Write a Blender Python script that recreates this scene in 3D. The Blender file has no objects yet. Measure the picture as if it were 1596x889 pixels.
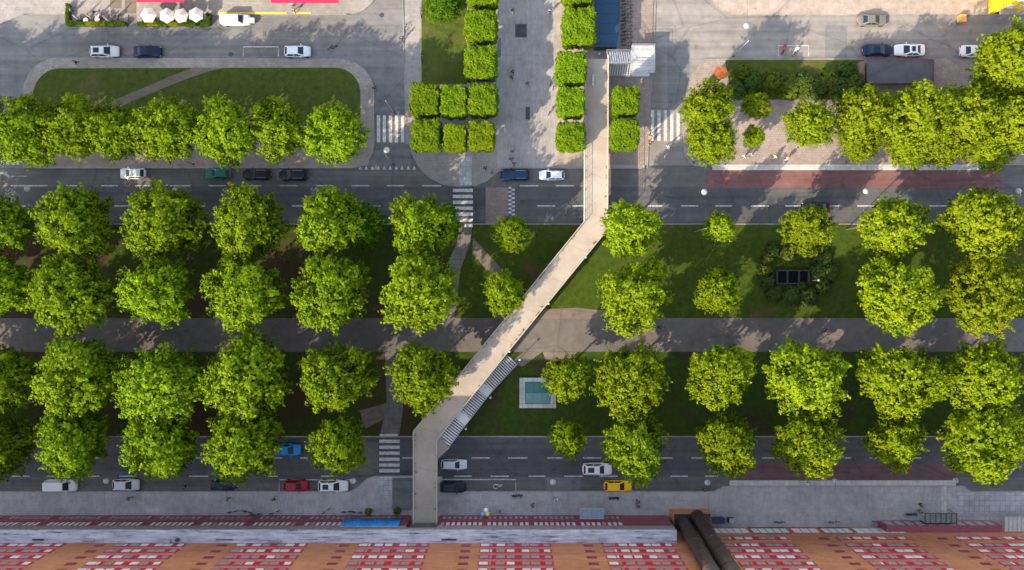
import bpy, bmesh, math, random
import numpy as np
from mathutils import Vector, Matrix, noise as mnoise

R = math.radians
scene = bpy.context.scene
COL = scene.collection
H = 140.0                      # flying height of the camera
random.seed(7)

# ------------------------------------------------------------------ helpers
def at(px, py, z=0.0):
    """survey point: where a spot of the plan stands when its height is z"""
    f = 0.1 * (H - z) / H
    return Vector(((px - 798) * f, (444.5 - py) * f, z))

def xy(px, py, z=0.0):
    p = at(px, py, z); return (p.x, p.y)

def link(o, parent=None):
    COL.objects.link(o)
    if parent: o.parent = parent
    return o

def tag(o, label=None, cat=None, group=None, kind=None):
    if label: o['label'] = label
    if cat: o['category'] = cat
    if group: o['group'] = group
    if kind: o['kind'] = kind
    return o

def empty(name, loc, rz=0.0, label=None, cat=None, group=None):
    o = bpy.data.objects.new(name, None); o.location = loc; o.rotation_euler = (0, 0, rz)
    o.empty_display_size = .3
    link(o); return tag(o, label, cat, group)

class MB:
    """collects polygons and builds ONE mesh object"""
    def __init__(s): s.v = []; s.f = []; s.mi = []; s.uv = None
    def add(s, vs, fs, mi=0):
        b = len(s.v); s.v += [tuple(v) for v in vs]
        for f in fs: s.f.append(tuple(i + b for i in f)); s.mi.append(mi)
        return s
    def box(s, x0, x1, y0, y1, z0, z1, mi=0):
        return s.add([(x0,y0,z0),(x1,y0,z0),(x1,y1,z0),(x0,y1,z0),(x0,y0,z1),(x1,y0,z1),(x1,y1,z1),(x0,y1,z1)],
              [(0,3,2,1),(4,5,6,7),(0,1,5,4),(1,2,6,5),(2,3,7,6),(3,0,4,7)], mi)
    def obox(s, c, ux, uy, hx, hy, z0, z1, mi=0):
        """box with rotated footprint"""
        vs = []
        for z in (z0, z1):
            for a, b in ((-1,-1),(1,-1),(1,1),(-1,1)):
                vs.append((c[0]+ux[0]*hx*a+uy[0]*hy*b, c[1]+ux[1]*hx*a+uy[1]*hy*b, z))
        return s.add(vs, [(0,3,2,1),(4,5,6,7),(0,1,5,4),(1,2,6,5),(2,3,7,6),(3,0,4,7)], mi)
    def prism(s, poly, z0, z1, mi=0):
        a = sum(poly[i][0]*poly[(i+1)%len(poly)][1]-poly[(i+1)%len(poly)][0]*poly[i][1] for i in range(len(poly)))
        if a < 0: poly = poly[::-1]
        n = len(poly)
        vs = [(p[0],p[1],z0) for p in poly]+[(p[0],p[1],z1) for p in poly]
        fs = [tuple(range(n,2*n)), tuple(range(n-1,-1,-1))]+[(i,(i+1)%n,n+(i+1)%n,n+i) for i in range(n)]
        return s.add(vs, fs, mi)
    def sheet(s, poly, z, mi=0):
        a = sum(poly[i][0]*poly[(i+1)%len(poly)][1]-poly[(i+1)%len(poly)][0]*poly[i][1] for i in range(len(poly)))
        if a < 0: poly = poly[::-1]
        return s.add([(p[0],p[1],z) for p in poly], [tuple(range(len(poly)))], mi)
    def tube(s, pts, rad, n=8, mi=0, cap=True):
        pts = [Vector(p) for p in pts]
        rads = rad if isinstance(rad, (list, tuple)) else [rad]*len(pts)
        vs, fs = [], []
        for i, p in enumerate(pts):
            d = (pts[min(i+1,len(pts)-1)]-pts[max(i-1,0)]).normalized()
            a = d.orthogonal().normalized() if abs(d.z) < .99 else Vector((1,0,0))
            if abs(d.z) < .99: a = d.cross(Vector((0,0,1))).normalized()
            b = d.cross(a)
            for k in range(n):
                t = 2*math.pi*k/n
                vs.append(p+(a*math.cos(t)+b*math.sin(t))*rads[i])
        for i in range(len(pts)-1):
            for k in range(n):
                fs.append((i*n+k, i*n+(k+1)%n, (i+1)*n+(k+1)%n, (i+1)*n+k))
        if cap:
            fs.append(tuple(range(n-1,-1,-1))); m=(len(pts)-1)*n; fs.append(tuple(range(m,m+n)))
        return s.add(vs, fs, mi)
    def lathe(s, prof, c=(0,0,0), n=16, mi=0):
        vs, fs = [], []
        for r, z in prof:
            for k in range(n):
                t = 2*math.pi*k/n
                vs.append((c[0]+r*math.cos(t), c[1]+r*math.sin(t), c[2]+z))
        for i in range(len(prof)-1):
            for k in range(n):
                fs.append((i*n+k, i*n+(k+1)%n, (i+1)*n+(k+1)%n, (i+1)*n+k))
        fs.append(tuple(range(n-1,-1,-1))); m=(len(prof)-1)*n; fs.append(tuple(range(m,m+n)))
        return s.add(vs, fs, mi)
    def mesh(s, name, mats, smooth=False):
        me = bpy.data.meshes.new(name); me.from_pydata(s.v, [], s.f)
        for m in (mats if isinstance(mats, (list, tuple)) else [mats]): me.materials.append(m)
        if any(s.mi): me.polygons.foreach_set('material_index', s.mi)
        if smooth: me.polygons.foreach_set('use_smooth', [True]*len(s.f))
        me.update(); return me
    def build(s, name, mats, parent=None, smooth=False):
        return link(bpy.data.objects.new(name, s.mesh(name, mats, smooth)), parent)

# ------------------------------------------------------------------ materials
def newmat(name):
    m = bpy.data.materials.new(name); m.use_nodes = True
    nt = m.node_tree; nt.nodes.clear()
    out = nt.nodes.new('ShaderNodeOutputMaterial')
    return m, nt, out

def N(nt, typ, **kw):
    n = nt.nodes.new(typ)
    for k, v in kw.items():
        if k in ('op',): n.operation = v
        else: setattr(n, k, v)
    return n

def setin(n, **kw):
    for k, v in kw.items(): n.inputs[k.replace('_',' ')].default_value = v
    return n

def pos(nt, scale=None):
    g = N(nt, 'ShaderNodeNewGeometry')
    return g.outputs['Position']

def noisen(nt, vec, scale, detail=4, rough=.6, dist=0):
    n = N(nt, 'ShaderNodeTexNoise'); n.inputs['Scale'].default_value = scale
    n.inputs['Detail'].default_value = detail; n.inputs['Roughness'].default_value = rough
    n.inputs['Distortion'].default_value = dist
    nt.links.new(vec, n.inputs['Vector']); return n.outputs['Fac']

def ramp(nt, fac, stops):
    r = N(nt, 'ShaderNodeValToRGB'); e = r.color_ramp.elements
    while len(e) < len(stops): e.new(.5)
    for el, (p, c) in zip(e, stops): el.position = p; el.color = c if len(c) == 4 else (*c, 1)
    nt.links.new(fac, r.inputs['Fac']); return r.outputs['Color']

def mixc(nt, fac, a, b, mode='MIX'):
    m = N(nt, 'ShaderNodeMix', data_type='RGBA', blend_type=mode)
    if isinstance(fac, (int, float)): m.inputs[0].default_value = fac
    else: nt.links.new(fac, m.inputs[0])
    for i, c in ((6, a), (7, b)):
        if isinstance(c, tuple): m.inputs[i].default_value = c if len(c) == 4 else (*c, 1)
        else: nt.links.new(c, m.inputs[i])
    return m.outputs[2]

def mathn(nt, op, a, b=None):
    m = N(nt, 'ShaderNodeMath', op=op)
    for i, c in enumerate((a, b)):
        if c is None: continue
        if isinstance(c, (int, float)): m.inputs[i].default_value = c
        else: nt.links.new(c, m.inputs[i])
    return m.outputs[0]

def bsdf(nt, out, col, rough=.85, metal=0, spec=.3, bump=None, bstr=.3, coat=0):
    b = N(nt, 'ShaderNodeBsdfPrincipled')
    if isinstance(col, tuple): b.inputs['Base Color'].default_value = (*col[:3], 1)
    else: nt.links.new(col, b.inputs['Base Color'])
    b.inputs['Roughness'].default_value = rough; b.inputs['Metallic'].default_value = metal
    b.inputs['Specular IOR Level'].default_value = spec; b.inputs['Coat Weight'].default_value = coat
    if bump is not None:
        bp = N(nt, 'ShaderNodeBump'); bp.inputs['Strength'].default_value = bstr
        bp.inputs['Distance'].default_value = .1
        nt.links.new(bump, bp.inputs['Height']); nt.links.new(bp.outputs['Normal'], b.inputs['Normal'])
    nt.links.new(b.outputs[0], out.inputs['Surface']); return b

def plain(name, col, rough=.6, metal=0, spec=.4, var=.12, coat=0):
    m, nt, out = newmat(name)
    p = N(nt, 'ShaderNodeTexCoord').outputs['Object']
    f = noisen(nt, p, 3.0, 4)
    c = ramp(nt, f, [(.3, tuple(x*(1-var) for x in col)), (.7, tuple(min(1, x*(1+var)) for x in col))])
    bsdf(nt, out, c, rough, metal, spec, coat=coat); return m

def asphalt(name, base, blue=1.0, patch=.25, streak=True):
    m, nt, out = newmat(name); p = pos(nt)
    big = noisen(nt, p, .055, 5, .6, .4); mid = noisen(nt, p, .6, 5, .65); fine = noisen(nt, p, 9.0, 3, .7)
    a = tuple(x*(1-patch) for x in base); b = tuple(x*(1+patch) for x in base)
    c = ramp(nt, big, [(.3, a), (.7, b)])
    c = mixc(nt, .5, c, ramp(nt, mid, [(.25, (.55,.55,.55)), (.75, (1.35,1.35,1.35))]), 'MULTIPLY')
    c = mixc(nt, .35, c, ramp(nt, fine, [(.3, (.55,.55,.55)), (.7, (1.45,1.45,1.45))]), 'MULTIPLY')
    if streak:      # wheel tracks and patch repairs along the street
        mp = N(nt, 'ShaderNodeMapping'); mp.inputs['Scale'].default_value = (.02, .9, 1)
        nt.links.new(p, mp.inputs['Vector'])
        s = noisen(nt, mp.outputs[0], 1.0, 4, .6)
        c = mixc(nt, .62, c, ramp(nt, s, [(.35, (.72,.72,.74)), (.65, (1.22,1.21,1.19))]), 'MULTIPLY')
    v = N(nt, 'ShaderNodeTexVoronoi', feature='DISTANCE_TO_EDGE'); v.inputs['Scale'].default_value = .13
    mp2 = N(nt, 'ShaderNodeMapping'); mp2.inputs['Scale'].default_value = (.6, 1, 1)
    wob = mixc(nt, .06, p, N(nt, 'ShaderNodeTexNoise').outputs['Color'], 'LINEAR_LIGHT')
    nt.links.new(wob, mp2.inputs['Vector']); nt.links.new(mp2.outputs[0], v.inputs['Vector'])
    cr = ramp(nt, v.outputs['Distance'], [(.0, (.72,.72,.72)), (.016, (1,1,1))])
    c = mixc(nt, .7, c, cr, 'MULTIPLY')
    # old oil spots
    sp = N(nt, 'ShaderNodeTexVoronoi'); sp.inputs['Scale'].default_value = .45; nt.links.new(p, sp.inputs['Vector'])
    c = mixc(nt, .5, c, ramp(nt, sp.outputs['Distance'], [(.05, (.6,.6,.6)), (.22, (1,1,1))]), 'MULTIPLY')
    bsdf(nt, out, c, .88, 0, .25, fine, .25); return m

def paving(name, base, bw=.6, bh=.3, mortar=.55, var=.25, offset=.5, rot=0, dirt=.3):
    m, nt, out = newmat(name); p = pos(nt)
    mp = N(nt, 'ShaderNodeMapping'); mp.inputs['Rotation'].default_value = (0, 0, rot); nt.links.new(p, mp.inputs['Vector'])
    br = N(nt, 'ShaderNodeTexBrick'); br.offset = offset
    nt.links.new(mp.outputs[0], br.inputs['Vector'])
    br.inputs['Color1'].default_value = (*[x*(1-var*.4) for x in base], 1)
    br.inputs['Color2'].default_value = (*[min(1,x*(1+var*.4)) for x in base], 1)
    br.inputs['Mortar'].default_value = (*[x*mortar for x in base], 1)
    br.inputs['Scale'].default_value = 1; br.inputs['Mortar Size'].default_value = .025
    br.inputs['Brick Width'].default_value = bw; br.inputs['Row Height'].default_value = bh
    big = noisen(nt, p, .09, 5, .62, .5); mid = noisen(nt, p, .9, 5, .7)
    c = mixc(nt, .8, br.outputs['Color'], ramp(nt, big, [(.28, (1-dirt,1-dirt,1-dirt)), (.72, (1+dirt*.7,1+dirt*.7,1+dirt*.65))]), 'MULTIPLY')
    c = mixc(nt, .5, c, ramp(nt, mid, [(.3, (.62,.62,.63)), (.65, (1.2,1.2,1.2))]), 'MULTIPLY')
    sp = N(nt, 'ShaderNodeTexVoronoi'); sp.inputs['Scale'].default_value = .7; nt.links.new(p, sp.inputs['Vector'])
    c = mixc(nt, .5, c, ramp(nt, sp.outputs['Distance'], [(.03, (.55,.55,.55)), (.14, (1,1,1))]), 'MULTIPLY')
    bsdf(nt, out, c, .85, 0, .25, br.outputs['Fac'], -.15); return m

def grass(name, g1, g2, dirt, amount, scale=.12):
    m, nt, out = newmat(name); p = pos(nt)
    big = noisen(nt, p, scale, 6, .65, .6); mid = noisen(nt, p, 1.1, 6, .7); fine = noisen(nt, p, 7, 3, .8)
    c = ramp(nt, mid, [(.25, g1), (.75, g2)])
    c = mixc(nt, .6, c, ramp(nt, fine, [(.25, (.5,.5,.5)), (.75, (1.5,1.5,1.5))]), 'MULTIPLY')
    f = mathn(nt, 'ADD', big, mathn(nt, 'MULTIPLY', mid, .35))
    mask = ramp(nt, f, [(amount, (1,1,1)), (amount+.13, (0,0,0))])
    d = mixc(nt, .5, dirt, ramp(nt, fine, [(.3, (.6,.6,.6)), (.7, (1.3,1.3,1.3))]), 'MULTIPLY')
    c = mixc(nt, mask, c, d)
    bsdf(nt, out, c, .95, 0, .1, fine, .6); return m

def paint_mark(name, col=(.62,.62,.6), wear=.5):
    m, nt, out = newmat(name); p = pos(nt)
    f = noisen(nt, p, 2.5, 6, .75)
    c = ramp(nt, f, [(wear-.14, tuple(x*.3 for x in col)), (wear+.06, col)])
    bsdf(nt, out, c, .7, 0, .3); return m

def leafmat(name, dark, light, trans=.35):
    m, nt, out = newmat(name)
    p = N(nt, 'ShaderNodeTexCoord').outputs['Object']
    oi = N(nt, 'ShaderNodeObjectInfo')
    # hue changes from spray to spray and from tree to tree at random; object colour adds each plant's tint
    f = noisen(nt, p, .55, 4, .7); f2 = noisen(nt, p, 6.0, 2, .5)
    s = mathn(nt, 'ADD', mathn(nt, 'MULTIPLY', f, .6), mathn(nt, 'MULTIPLY', f2, .4))
    c = ramp(nt, s, [(.34, dark), (.62, light)])
    c = mixc(nt, 1.0, c, oi.outputs['Color'], 'MULTIPLY')
    hs = N(nt, 'ShaderNodeHueSaturation')
    nt.links.new(c, hs.inputs['Color']); hs.inputs['Saturation'].default_value = 1.0
    hv = mathn(nt, 'ADD', mathn(nt, 'MULTIPLY', oi.outputs['Random'], .013), .499); nt.links.new(hv, hs.inputs['Hue'])
    vv = mathn(nt, 'ADD', mathn(nt, 'MULTIPLY', oi.outputs['Random'], .24), .9); nt.links.new(vv, hs.inputs['Value'])
    d = N(nt, 'ShaderNodeBsdfDiffuse'); t = N(nt, 'ShaderNodeBsdfTranslucent'); mx = N(nt, 'ShaderNodeMixShader')
    mx.inputs[0].default_value = trans
    nt.links.new(hs.outputs[0], d.inputs['Color']); nt.links.new(hs.outputs[0], t.inputs['Color'])
    nt.links.new(d.outputs[0], mx.inputs[1]); nt.links.new(t.outputs[0], mx.inputs[2])
    gl = N(nt, 'ShaderNodeBsdfGlossy'); gl.inputs['Roughness'].default_value = .45
    gl.inputs['Color'].default_value = (.9,.9,.9,1)
    mx2 = N(nt, 'ShaderNodeMixShader'); mx2.inputs[0].default_value = .002
    nt.links.new(mx.outputs[0], mx2.inputs[1]); nt.links.new(gl.outputs[0], mx2.inputs[2])
    nt.links.new(mx2.outputs[0], out.inputs['Surface']); return m

M = {}
M['ground'] = asphalt('asphalt_old', (.14,.138,.135))
M['road_top'] = asphalt('asphalt_side_street', (.195,.182,.172), patch=.2)
M['road_left'] = asphalt('asphalt_side_street_cool', (.150,.149,.153), patch=.22)
M['road_main'] = asphalt('asphalt_main', (.115,.111,.108))
M['bus'] = asphalt('asphalt_bus_lane', (.082,.083,.088))
M['red'] = asphalt('asphalt_red', (.155,.078,.076))
M['red_dark'] = asphalt('asphalt_red_dark', (.115,.07,.076))  # darker, duller red for the lower bus stop
M['patch'] = asphalt('asphalt_patch', (.15,.15,.152))
M['patch_dark'] = asphalt('asphalt_patch_dark', (.06,.062,.068))
M['pave'] = paving('paving_grey', (.25,.235,.225), .45, .45, mortar=.88, var=.15)
M['pave_s'] = paving('paving_south', (.36,.345,.345), .35, 1.2, offset=.37, var=.16, mortar=.86)
M['pave_ring'] = paving('paving_ring', (.26,.235,.21), .7, .35, mortar=.75)
M['pave_sand'] = paving('paving_sand', (.30,.253,.215), 1.0, 1.0, mortar=.85, offset=.0, dirt=.14)
M['pave_pink'] = paving('paving_pink', (.26,.215,.19), .35, .35, mortar=.75)
M['pave_plaza'] = paving('paving_plaza', (.285,.272,.268), 1.4, .25, mortar=.82, rot=R(90), var=.22)
M['slab_light'] = paving('light_slabs', (.36,.37,.38), .8, .8, offset=0)
M['tactile'] = paving('white_slabs', (.44,.425,.41), .8, .8, offset=0, mortar=.7, dirt=.2)
M['brickred'] = paving('crossing_bricks', (.22,.175,.16), .4, .2)
M['path'] = asphalt('gravel_path', (.108,.096,.090), streak=False)
M['path_sand'] = asphalt('worn_sand', (.138,.115,.092), streak=False)
M['kerb'] = paving('kerb_stone', (.25,.235,.215), 1.2, 1.2, mortar=.6, offset=0)
M['lawn'] = grass('lawn', (.018,.038,.005), (.058,.080,.009), (.095,.06,.032), .48)
M['lawn_isl'] = grass('lawn_island', (.026,.050,.008), (.088,.105,.020), (.115,.09,.045), .47)
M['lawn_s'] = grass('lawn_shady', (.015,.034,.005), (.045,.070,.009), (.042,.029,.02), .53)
M['lawn_w'] = grass('lawn_bare', (.015,.032,.005), (.05,.066,.010), (.050,.032,.021), .60, .10)
M['path_worn'] = paving('path_slabs', (.135,.125,.118), .8, .8, offset=0)
M['white'] = paint_mark('worn_white_paint', (.46,.46,.45), .46)
M['white_faint'] = paint_mark('faded_white_paint', (.34,.34,.34), .5)
M['yellow_line'] = paint_mark('yellow_paint', (.75,.48,.03), .38)
M['leaf'] = leafmat('leaves', (.072,.124,.004), (.250,.288,.012), .33)
M['leaf_clip'] = leafmat('clipped_leaves', (.075,.135,.004), (.165,.215,.008), .28)
M['leaf_dark'] = leafmat('dark_leaves', (.030,.048,.010), (.082,.104,.022), .25)
M['bark'] = plain('bark', (.09,.07,.05), .9)
M['concrete'] = plain('concrete', (.42,.40,.37), .85)
M['steel'] = plain('galvanised_steel', (.45,.46,.47), .45, .6)
M['steel_dark'] = plain('dark_steel', (.06,.065,.07), .5, .4)
M['steel_light'] = plain('light_steel', (.46,.47,.48), .6, .2)
M['rail'] = plain('cream_rail_paint', (.36,.33,.285), .6)
M['glass'] = plain('dark_glass', (.012,.026,.032), .2, 0, .25)
M['tyre'] = plain('tyre', (.02,.02,.02), .9)
M['rim'] = plain('rim', (.5,.5,.52), .35, .8)
M['lamp_w'] = plain('white_enamel', (.36,.36,.36), .45)
M['headlight'] = plain('headlight', (.75,.77,.8), .15)
M['taillight'] = plain('taillight', (.35,.01,.01), .25)
M['plastic'] = plain('black_plastic', (.03,.03,.03), .6)
M['wood'] = plain('wood', (.28,.18,.10), .7)
M['canvas'] = plain('white_canvas', (.46,.45,.44), .9, var=.06)
M['red_canvas'] = plain('red_canvas', (.60,.012,.06), .85)
M['soil'] = plain('soil', (.05,.035,.025), 1)
M['skin'] = plain('skin', (.55,.34,.25), .6)

def paint(name, col, metal=.0, rough=.3): return plain(name, col, .42, metal, .22, .04, coat=.12)

# ------------------------------------------------------------------ setting: ground sheets
def pp(pts, z=0): return [xy(x, y, z) for x, y in pts]
def rect(x0, y0, x1, y1): return [(x0,y0),(x1,y0),(x1,y1),(x0,y1)]
def arc(cx, cy, r, a0, a1, n=10, ry=None):
    ry = ry or r
    return [(cx+r*math.cos(R(a0+(a1-a0)*i/n)), cy+ry*math.sin(R(a0+(a1-a0)*i/n))) for i in range(n+1)]

def sheet(name, px, z, mat):
    return tag(MB().sheet(pp(px), z).build(name, M[mat]), kind='structure')
def slab(name, px, z, mat, z0=-.05):
    return tag(MB().prism(pp(px), z0, z).build(name, M[mat]), kind='structure')
def stripe(mb, pts, w, z0, z1=None):
    """ribbon of width w (px) along a polyline"""
    P = [Vector(p) for p in pts]; L, Rr = [], []
    for i, p in enumerate(P):
        d = (P[min(i+1,len(P)-1)]-P[max(i-1,0)]).normalized(); n = Vector((-d.y, d.x))*w/2
        L.append(tuple(p+n)); Rr.append(tuple(p-n))
    for i in range(len(P)-1):
        q = pp([L[i], L[i+1], Rr[i+1], Rr[i]])
        mb.prism(q, z0, z1) if z1 else mb.sheet(q, z0)
    return mb
kz = [0]
def kerb(name, pts, w=1.5, z=.136):
    kz[0] += 1; mb = MB(); stripe(mb, pts, w, -.03, z+.0009*kz[0])
    return tag(mb.build(name, M['kerb']), kind='structure')

sheet('ground', rect(-6000, -5000, 8000, 6000), -.03, 'ground')
sheet('main_road', rect(-1500, 225, 3000, 352), .0, 'road_main')
sheet('bus_lane', rect(-1500, 291, 3000, 351), .004, 'bus')
sheet('lower_road', rect(-1500, 676, 3000, 768), .004, 'road_main')
sheet('lower_bus_lane', rect(-1500, 682, 3000, 744), .008, 'bus')
sheet('side_street', rect(-900, 15, 640, 262), .004, 'road_left')
sheet('side_street_east', rect(985, -300, 1500, 258), .004, 'road_top')
sheet('side_street_back', rect(1150, 15, 3000, 130), .008, 'road_top')
sheet('red_bus_stop', rect(1100, 266, 1560, 293), .012, 'red')
sheet('red_bus_stop_lower', rect(1138, 722, 1489, 748), .012, 'red_dark')
sheet('brick_crossing', rect(757, 292, 792, 350), .012, 'brickred')
sheet('road_patch', rect(737, 294, 757, 350), .012, 'patch_dark')
sheet('road_patch', rect(746, 322, 757, 347), .016, 'bus')
sheet('road_patch', rect(1286, 40, 1320, 90), .016, 'patch')
sheet('road_patch', rect(440, 93, 620, 40), .012, 'patch')
sheet('road_patch', rect(1040, 60, 1075, 170), .012, 'patch')
sheet('road_patch', rect(850, 745, 905, 765), .012, 'patch')
sheet('road_patch', rect(560, 690, 590, 740), .016, 'road_main')

# pavements and islands
ring = [(37,262)] + [(37,160)] + arc(92,146,55,180,270,10) + arc(530,146,53,270,360,10) + [(583,225)] + arc(546,225,37,0,90,8) + [(40,262)]
slab('island_pavement', ring, .12, 'pave_ring')
kerb('kerb', [(37,262),(37,160)] + arc(92,146,55,180,270,12) + arc(530,146,53,270,360,12) + [(583,225)] + arc(546,225,37,0,90,8) + [(60,262)])
lawn = [(52,190),(52,150)] + arc(95,150,43,180,270,10) + arc(522,146,40,270,360,10) + [(562,190)]
slab('island_lawn', lawn, .135, 'lawn_isl')
stm = MB(); stripe(stm, [(310,111),(304,112.5),(296,115),(265,127),(235,140),(205,152),(165,170)], 13, .14, .15)
stm.sheet(pp([(300,106.4),(352,106.4),(330,110.5),(308,118)]), .154); tag(stm.build('worn_path', M['path_sand']), kind='structure')
slab('island_paving', rect(39, 190, 575, 259), .126, 'pave_pink')
slab('north_pavement', [(-900,-300),(-900,70),(0,38),(40,22),(470,23),(545,22)] + arc(540,-30,52,90,20,6) + [(590,-300)], .12, 'pave')
kerb('kerb', [(-60,58),(0,38),(25,26),(60,22),(470,23.5),(545,22.5)] + arc(540,-30,52.5,90,20,6))
slab('side_pavement', [(627,-300),(657,-300),(657,130),(650,225),(633,225),(632,130)], .116, 'pave')
kerb('kerb', [(626.5,-60),(631,130),(633,225)])
slab('plot_lawn', rect(657, -300, 728, 132), .13, 'lawn_isl')
tip = [(635,120),(638,215),(642,238),(652,259),(668,276),(690,287),(716,290.5),(742,289),(760,281),(772,271),(784,262),(1000,262),(1000,120)]
slab('south_pavement', tip, .12, 'pave')
kerb('kerb', [(635,200),(638,217),(642,239),(652,260),(668,276.5),(690,287.5),(716,291),(742,289.5),(760,281.5),(772,271.5),(784,262.5),(1000,262.5)])
slab('promenade', [(722,-300),(1028,-300),(1012,170),(1005,262),(775,262),(775,135),(722,135)], .126, 'pave_plaza')
sheet('promenade_pavement', [(925,-300),(1028,-300),(1013,165),(1009,258),(946,258),(946,80),(925,80)], .130, 'pave_pink')
sheet('planting_strip', rect(866, -300, 924, 258), .134, 'pave_sand')
kerb('kerb', [(1028.5,-200),(1020,60),(1013,165),(1009,262)])
sheet('tactile_strip', rect(716, 244, 735.5, 284), .124, 'slab_light')
sheet('drain_cover', rect(803, 38, 821, 59), .130, 'patch_dark')
sheet('drain_cover', rect(819, 167, 826, 187), .130, 'patch_dark')
sheet('drain_cover', rect(775, 60, 781, 90), .130, 'patch')

slab('north_east_pavement', [(1098,-300)] + [(1100,-12)] + arc(1150,-25,48,165,90,8) + [(3000,23),(3000,-300)], .12, 'pave_sand')
kerb('kerb', [(1099,-60),(1100,-12)] + arc(1150,-25,48.5,165,90,8) + [(2400,23.3)])
slab('east_plaza', [(1078,258),(1066,240),(1062,180),(1075,120),(1100,92),(3000,92),(3000,258)], .12, 'pave_pink')
kerb('kerb', [(1100,260),(1082,258),(1068,243),(1062,180),(1075,120),(1100,92.5),(1345,92)])
slab('shrub_lawn', [(1130,94),(1346,94),(1346,156),(1140,156)], .14, 'lawn_isl')
slab('tactile_strip', rect(1110, 257, 1560, 265.5), .135, 'tactile')
slab('tactile_strip', rect(1334, 232, 1341, 256.8), .135, 'tactile')

slab('median_lawn', rect(-1500, 350, 3000, 497), .12, 'lawn')
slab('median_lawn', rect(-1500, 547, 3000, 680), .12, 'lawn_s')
slab('bare_lawn', [(-1500,350.4),(712,350.4),(700,420),(690,496.5),(-1500,496.5)], .124, 'lawn_w')
slab('bare_lawn', [(-1500,547.5),(640,547.5),(640,679.6),(-1500,679.6)], .124, 'lawn_w')
slab('median_path', rect(-1500, 496, 3000, 548.5), .128, 'path')
kerb('kerb', [(-1400,349.6),(2600,349.6)]); kerb('kerb', [(-1400,680.6),(2600,680.6)], 2.0)
for nm, pl, mt in (('median_path', [(716,352),(736,352),(733,378),(718,420),(708,496),(672,496),(694,418),(712,380)], 'path_worn'),
              ('worn_path', [(737,372),(748,382),(800,440),(815,497),(770,497),(785,450),(736,396)], 'path_sand'),
              ('median_path', [(592,680),(622,680),(628,640),(634,548),(600,548),(603,630)], 'path_worn'),
              ('worn_path', [(560,640),(604,628),(606,650),(570,668)], 'path_sand'),
              ('worn_path', [(838,497),(935,497),(955,486),(900,480),(850,482)], 'path_sand'),
              ('median_path', [(798,564),(814,572),(846,548),(826,540)], 'path'),
              ('worn_path', [(846,549),(900,549),(880,566),(850,560)], 'path_sand')              ):
    slab(nm, pl, .133 if mt != 'path_sand' else .130, mt)
sp = [(-1500,766),(545,766),(556,760),(572,746),(584,742),(646,742),(690,743),(690,766),(1112,766),(1128,758),(1490,758),(1500,757),(1514,766),(3000,766),(3000,1100),(-1500,1100)]
slab('lower_pavement', sp, .12, 'pave_s')
kerb('kerb', [(-1400,766)]+sp[1:9]+[(1112,766),(1128,757)]); kerb('kerb', [(1489,757),(1500,757),(1514,766),(2600,766)])
slab('tactile_strip', rect(1137, 749, 1489, 757.3), .135, 'tactile')
slab('tactile_strip', rect(1466.5, 757.8, 1474.5, 800), .135, 'tactile')
sheet('tactile_strip', rect(592, 745, 611, 775), .126, 'slab_light')
sheet('pavement_patch', rect(611.5, 745, 646, 795), .124, 'patch')
sheet('pavement_patch', rect(1490, 768, 1600, 800), .124, 'slab_light')

# ------------------------------------------------------------------ painted markings
def hdashes(name, segs, y, z, w=1.8, mat='white'):
    mb = MB()
    for a, b in segs: mb.sheet(pp(rect(a, y-w/2, b, y+w/2)), z)
    return tag(mb.build(name, M[mat]), kind='structure')
hdashes('lane_line', [(-40,-12),(17,74),(103,130),(158,184),(211,237),(265,297),(325,352),(381,408),(436,464),(493,520),(548,575),(603,630),(658,687),(810,839),(866,894)], 289.8, .02)
hdashes('lane_line', [(-35,-5),(27,40),(80,108),(178,204),(232,260),(290,320),(345,372),(400,428),(455,478),(515,540),(577,593),(625,652),(684,704),(837,865),(892,920),(948,976),(1010,1032),(1061,1088),(1115,1141),(1170,1198),(1224,1252),(1278,1308),(1336,1363),(1392,1420),(1448,1476),(1512,1536),(1570,1590)], 321.3, .02)
hdashes('lane_line', [(20,47),(75,102),(135,160),(190,210),(244,272),(300,327),(360,386),(425,440),(468,480),(520,545),(627,645),(735,763),(792,822),(853,877),(909,937),(966,992),(1025,1048),(1078,1105),(1132,1160),(1187,1215),(1250,1270),(1317,1327),(1355,1380),(1410,1435),(1468,1480),(1520,1545)], 714, .02, 1.7)
hdashes('lane_line', [(-30,-8),(19,46),(74,100),(128,155),(186,213),(243,271),(295,325),(352,380),(416,433),(500,525),(708,735),(765,793),(824,850),(879,908),(934,962),(990,1018),(1045,1072),(1099,1121)], 742.4, .02)
def zebra(x0, x1, ys, h, z=.02):
    mb = MB()
    for y in ys: mb.sheet(pp(rect(x0, y-h/2, x1, y+h/2)), z)
    tag(mb.build('zebra_crossing', M['white']), kind='structure')
def zebrav(xs, y0, y1, w, z=.02):
    mb = MB()
    for x in xs: mb.sheet(pp(rect(x-w/2, y0, x+w/2, y1)), z)
    tag(mb.build('zebra_crossing', M['white']), kind='structure')
zebra(706, 737, [297,306.5,315.5,324.8,334,343.5], 5); 
hdashes('crossing_edge', [(717.5,735)], 286.5, .13, 4.2); hdashes('crossing_edge', [(724,737)], 352.5, .14, 4)
zebra(591, 623, [688,697.3,706.5,716,725,734], 5); hdashes('crossing_edge', [(592,620)], 678, .14, 3.2); hdashes('crossing_edge', [(593,610.5)], 744.2, .128, 3.6)
zebrav([590,599,608.5,618,627.5,636], 180, 222, 5); zebrav([1007+i*10 for i in range(6)], 172, 220, 5)
zebrav([-4,4,12,20,28], 230, 257, 5)
mb = MB()
for i in range(7):
    for j in range(2):
        if True: mb.sheet(pp(rect(792.5+5*j, 291.5+6.4*i+3.2*j, 797.3+5*j, 294.5+6.4*i+3.2*j)), .02)
tag(mb.build('checker_marking', M['white']), kind='structure')
mb = MB()
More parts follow.
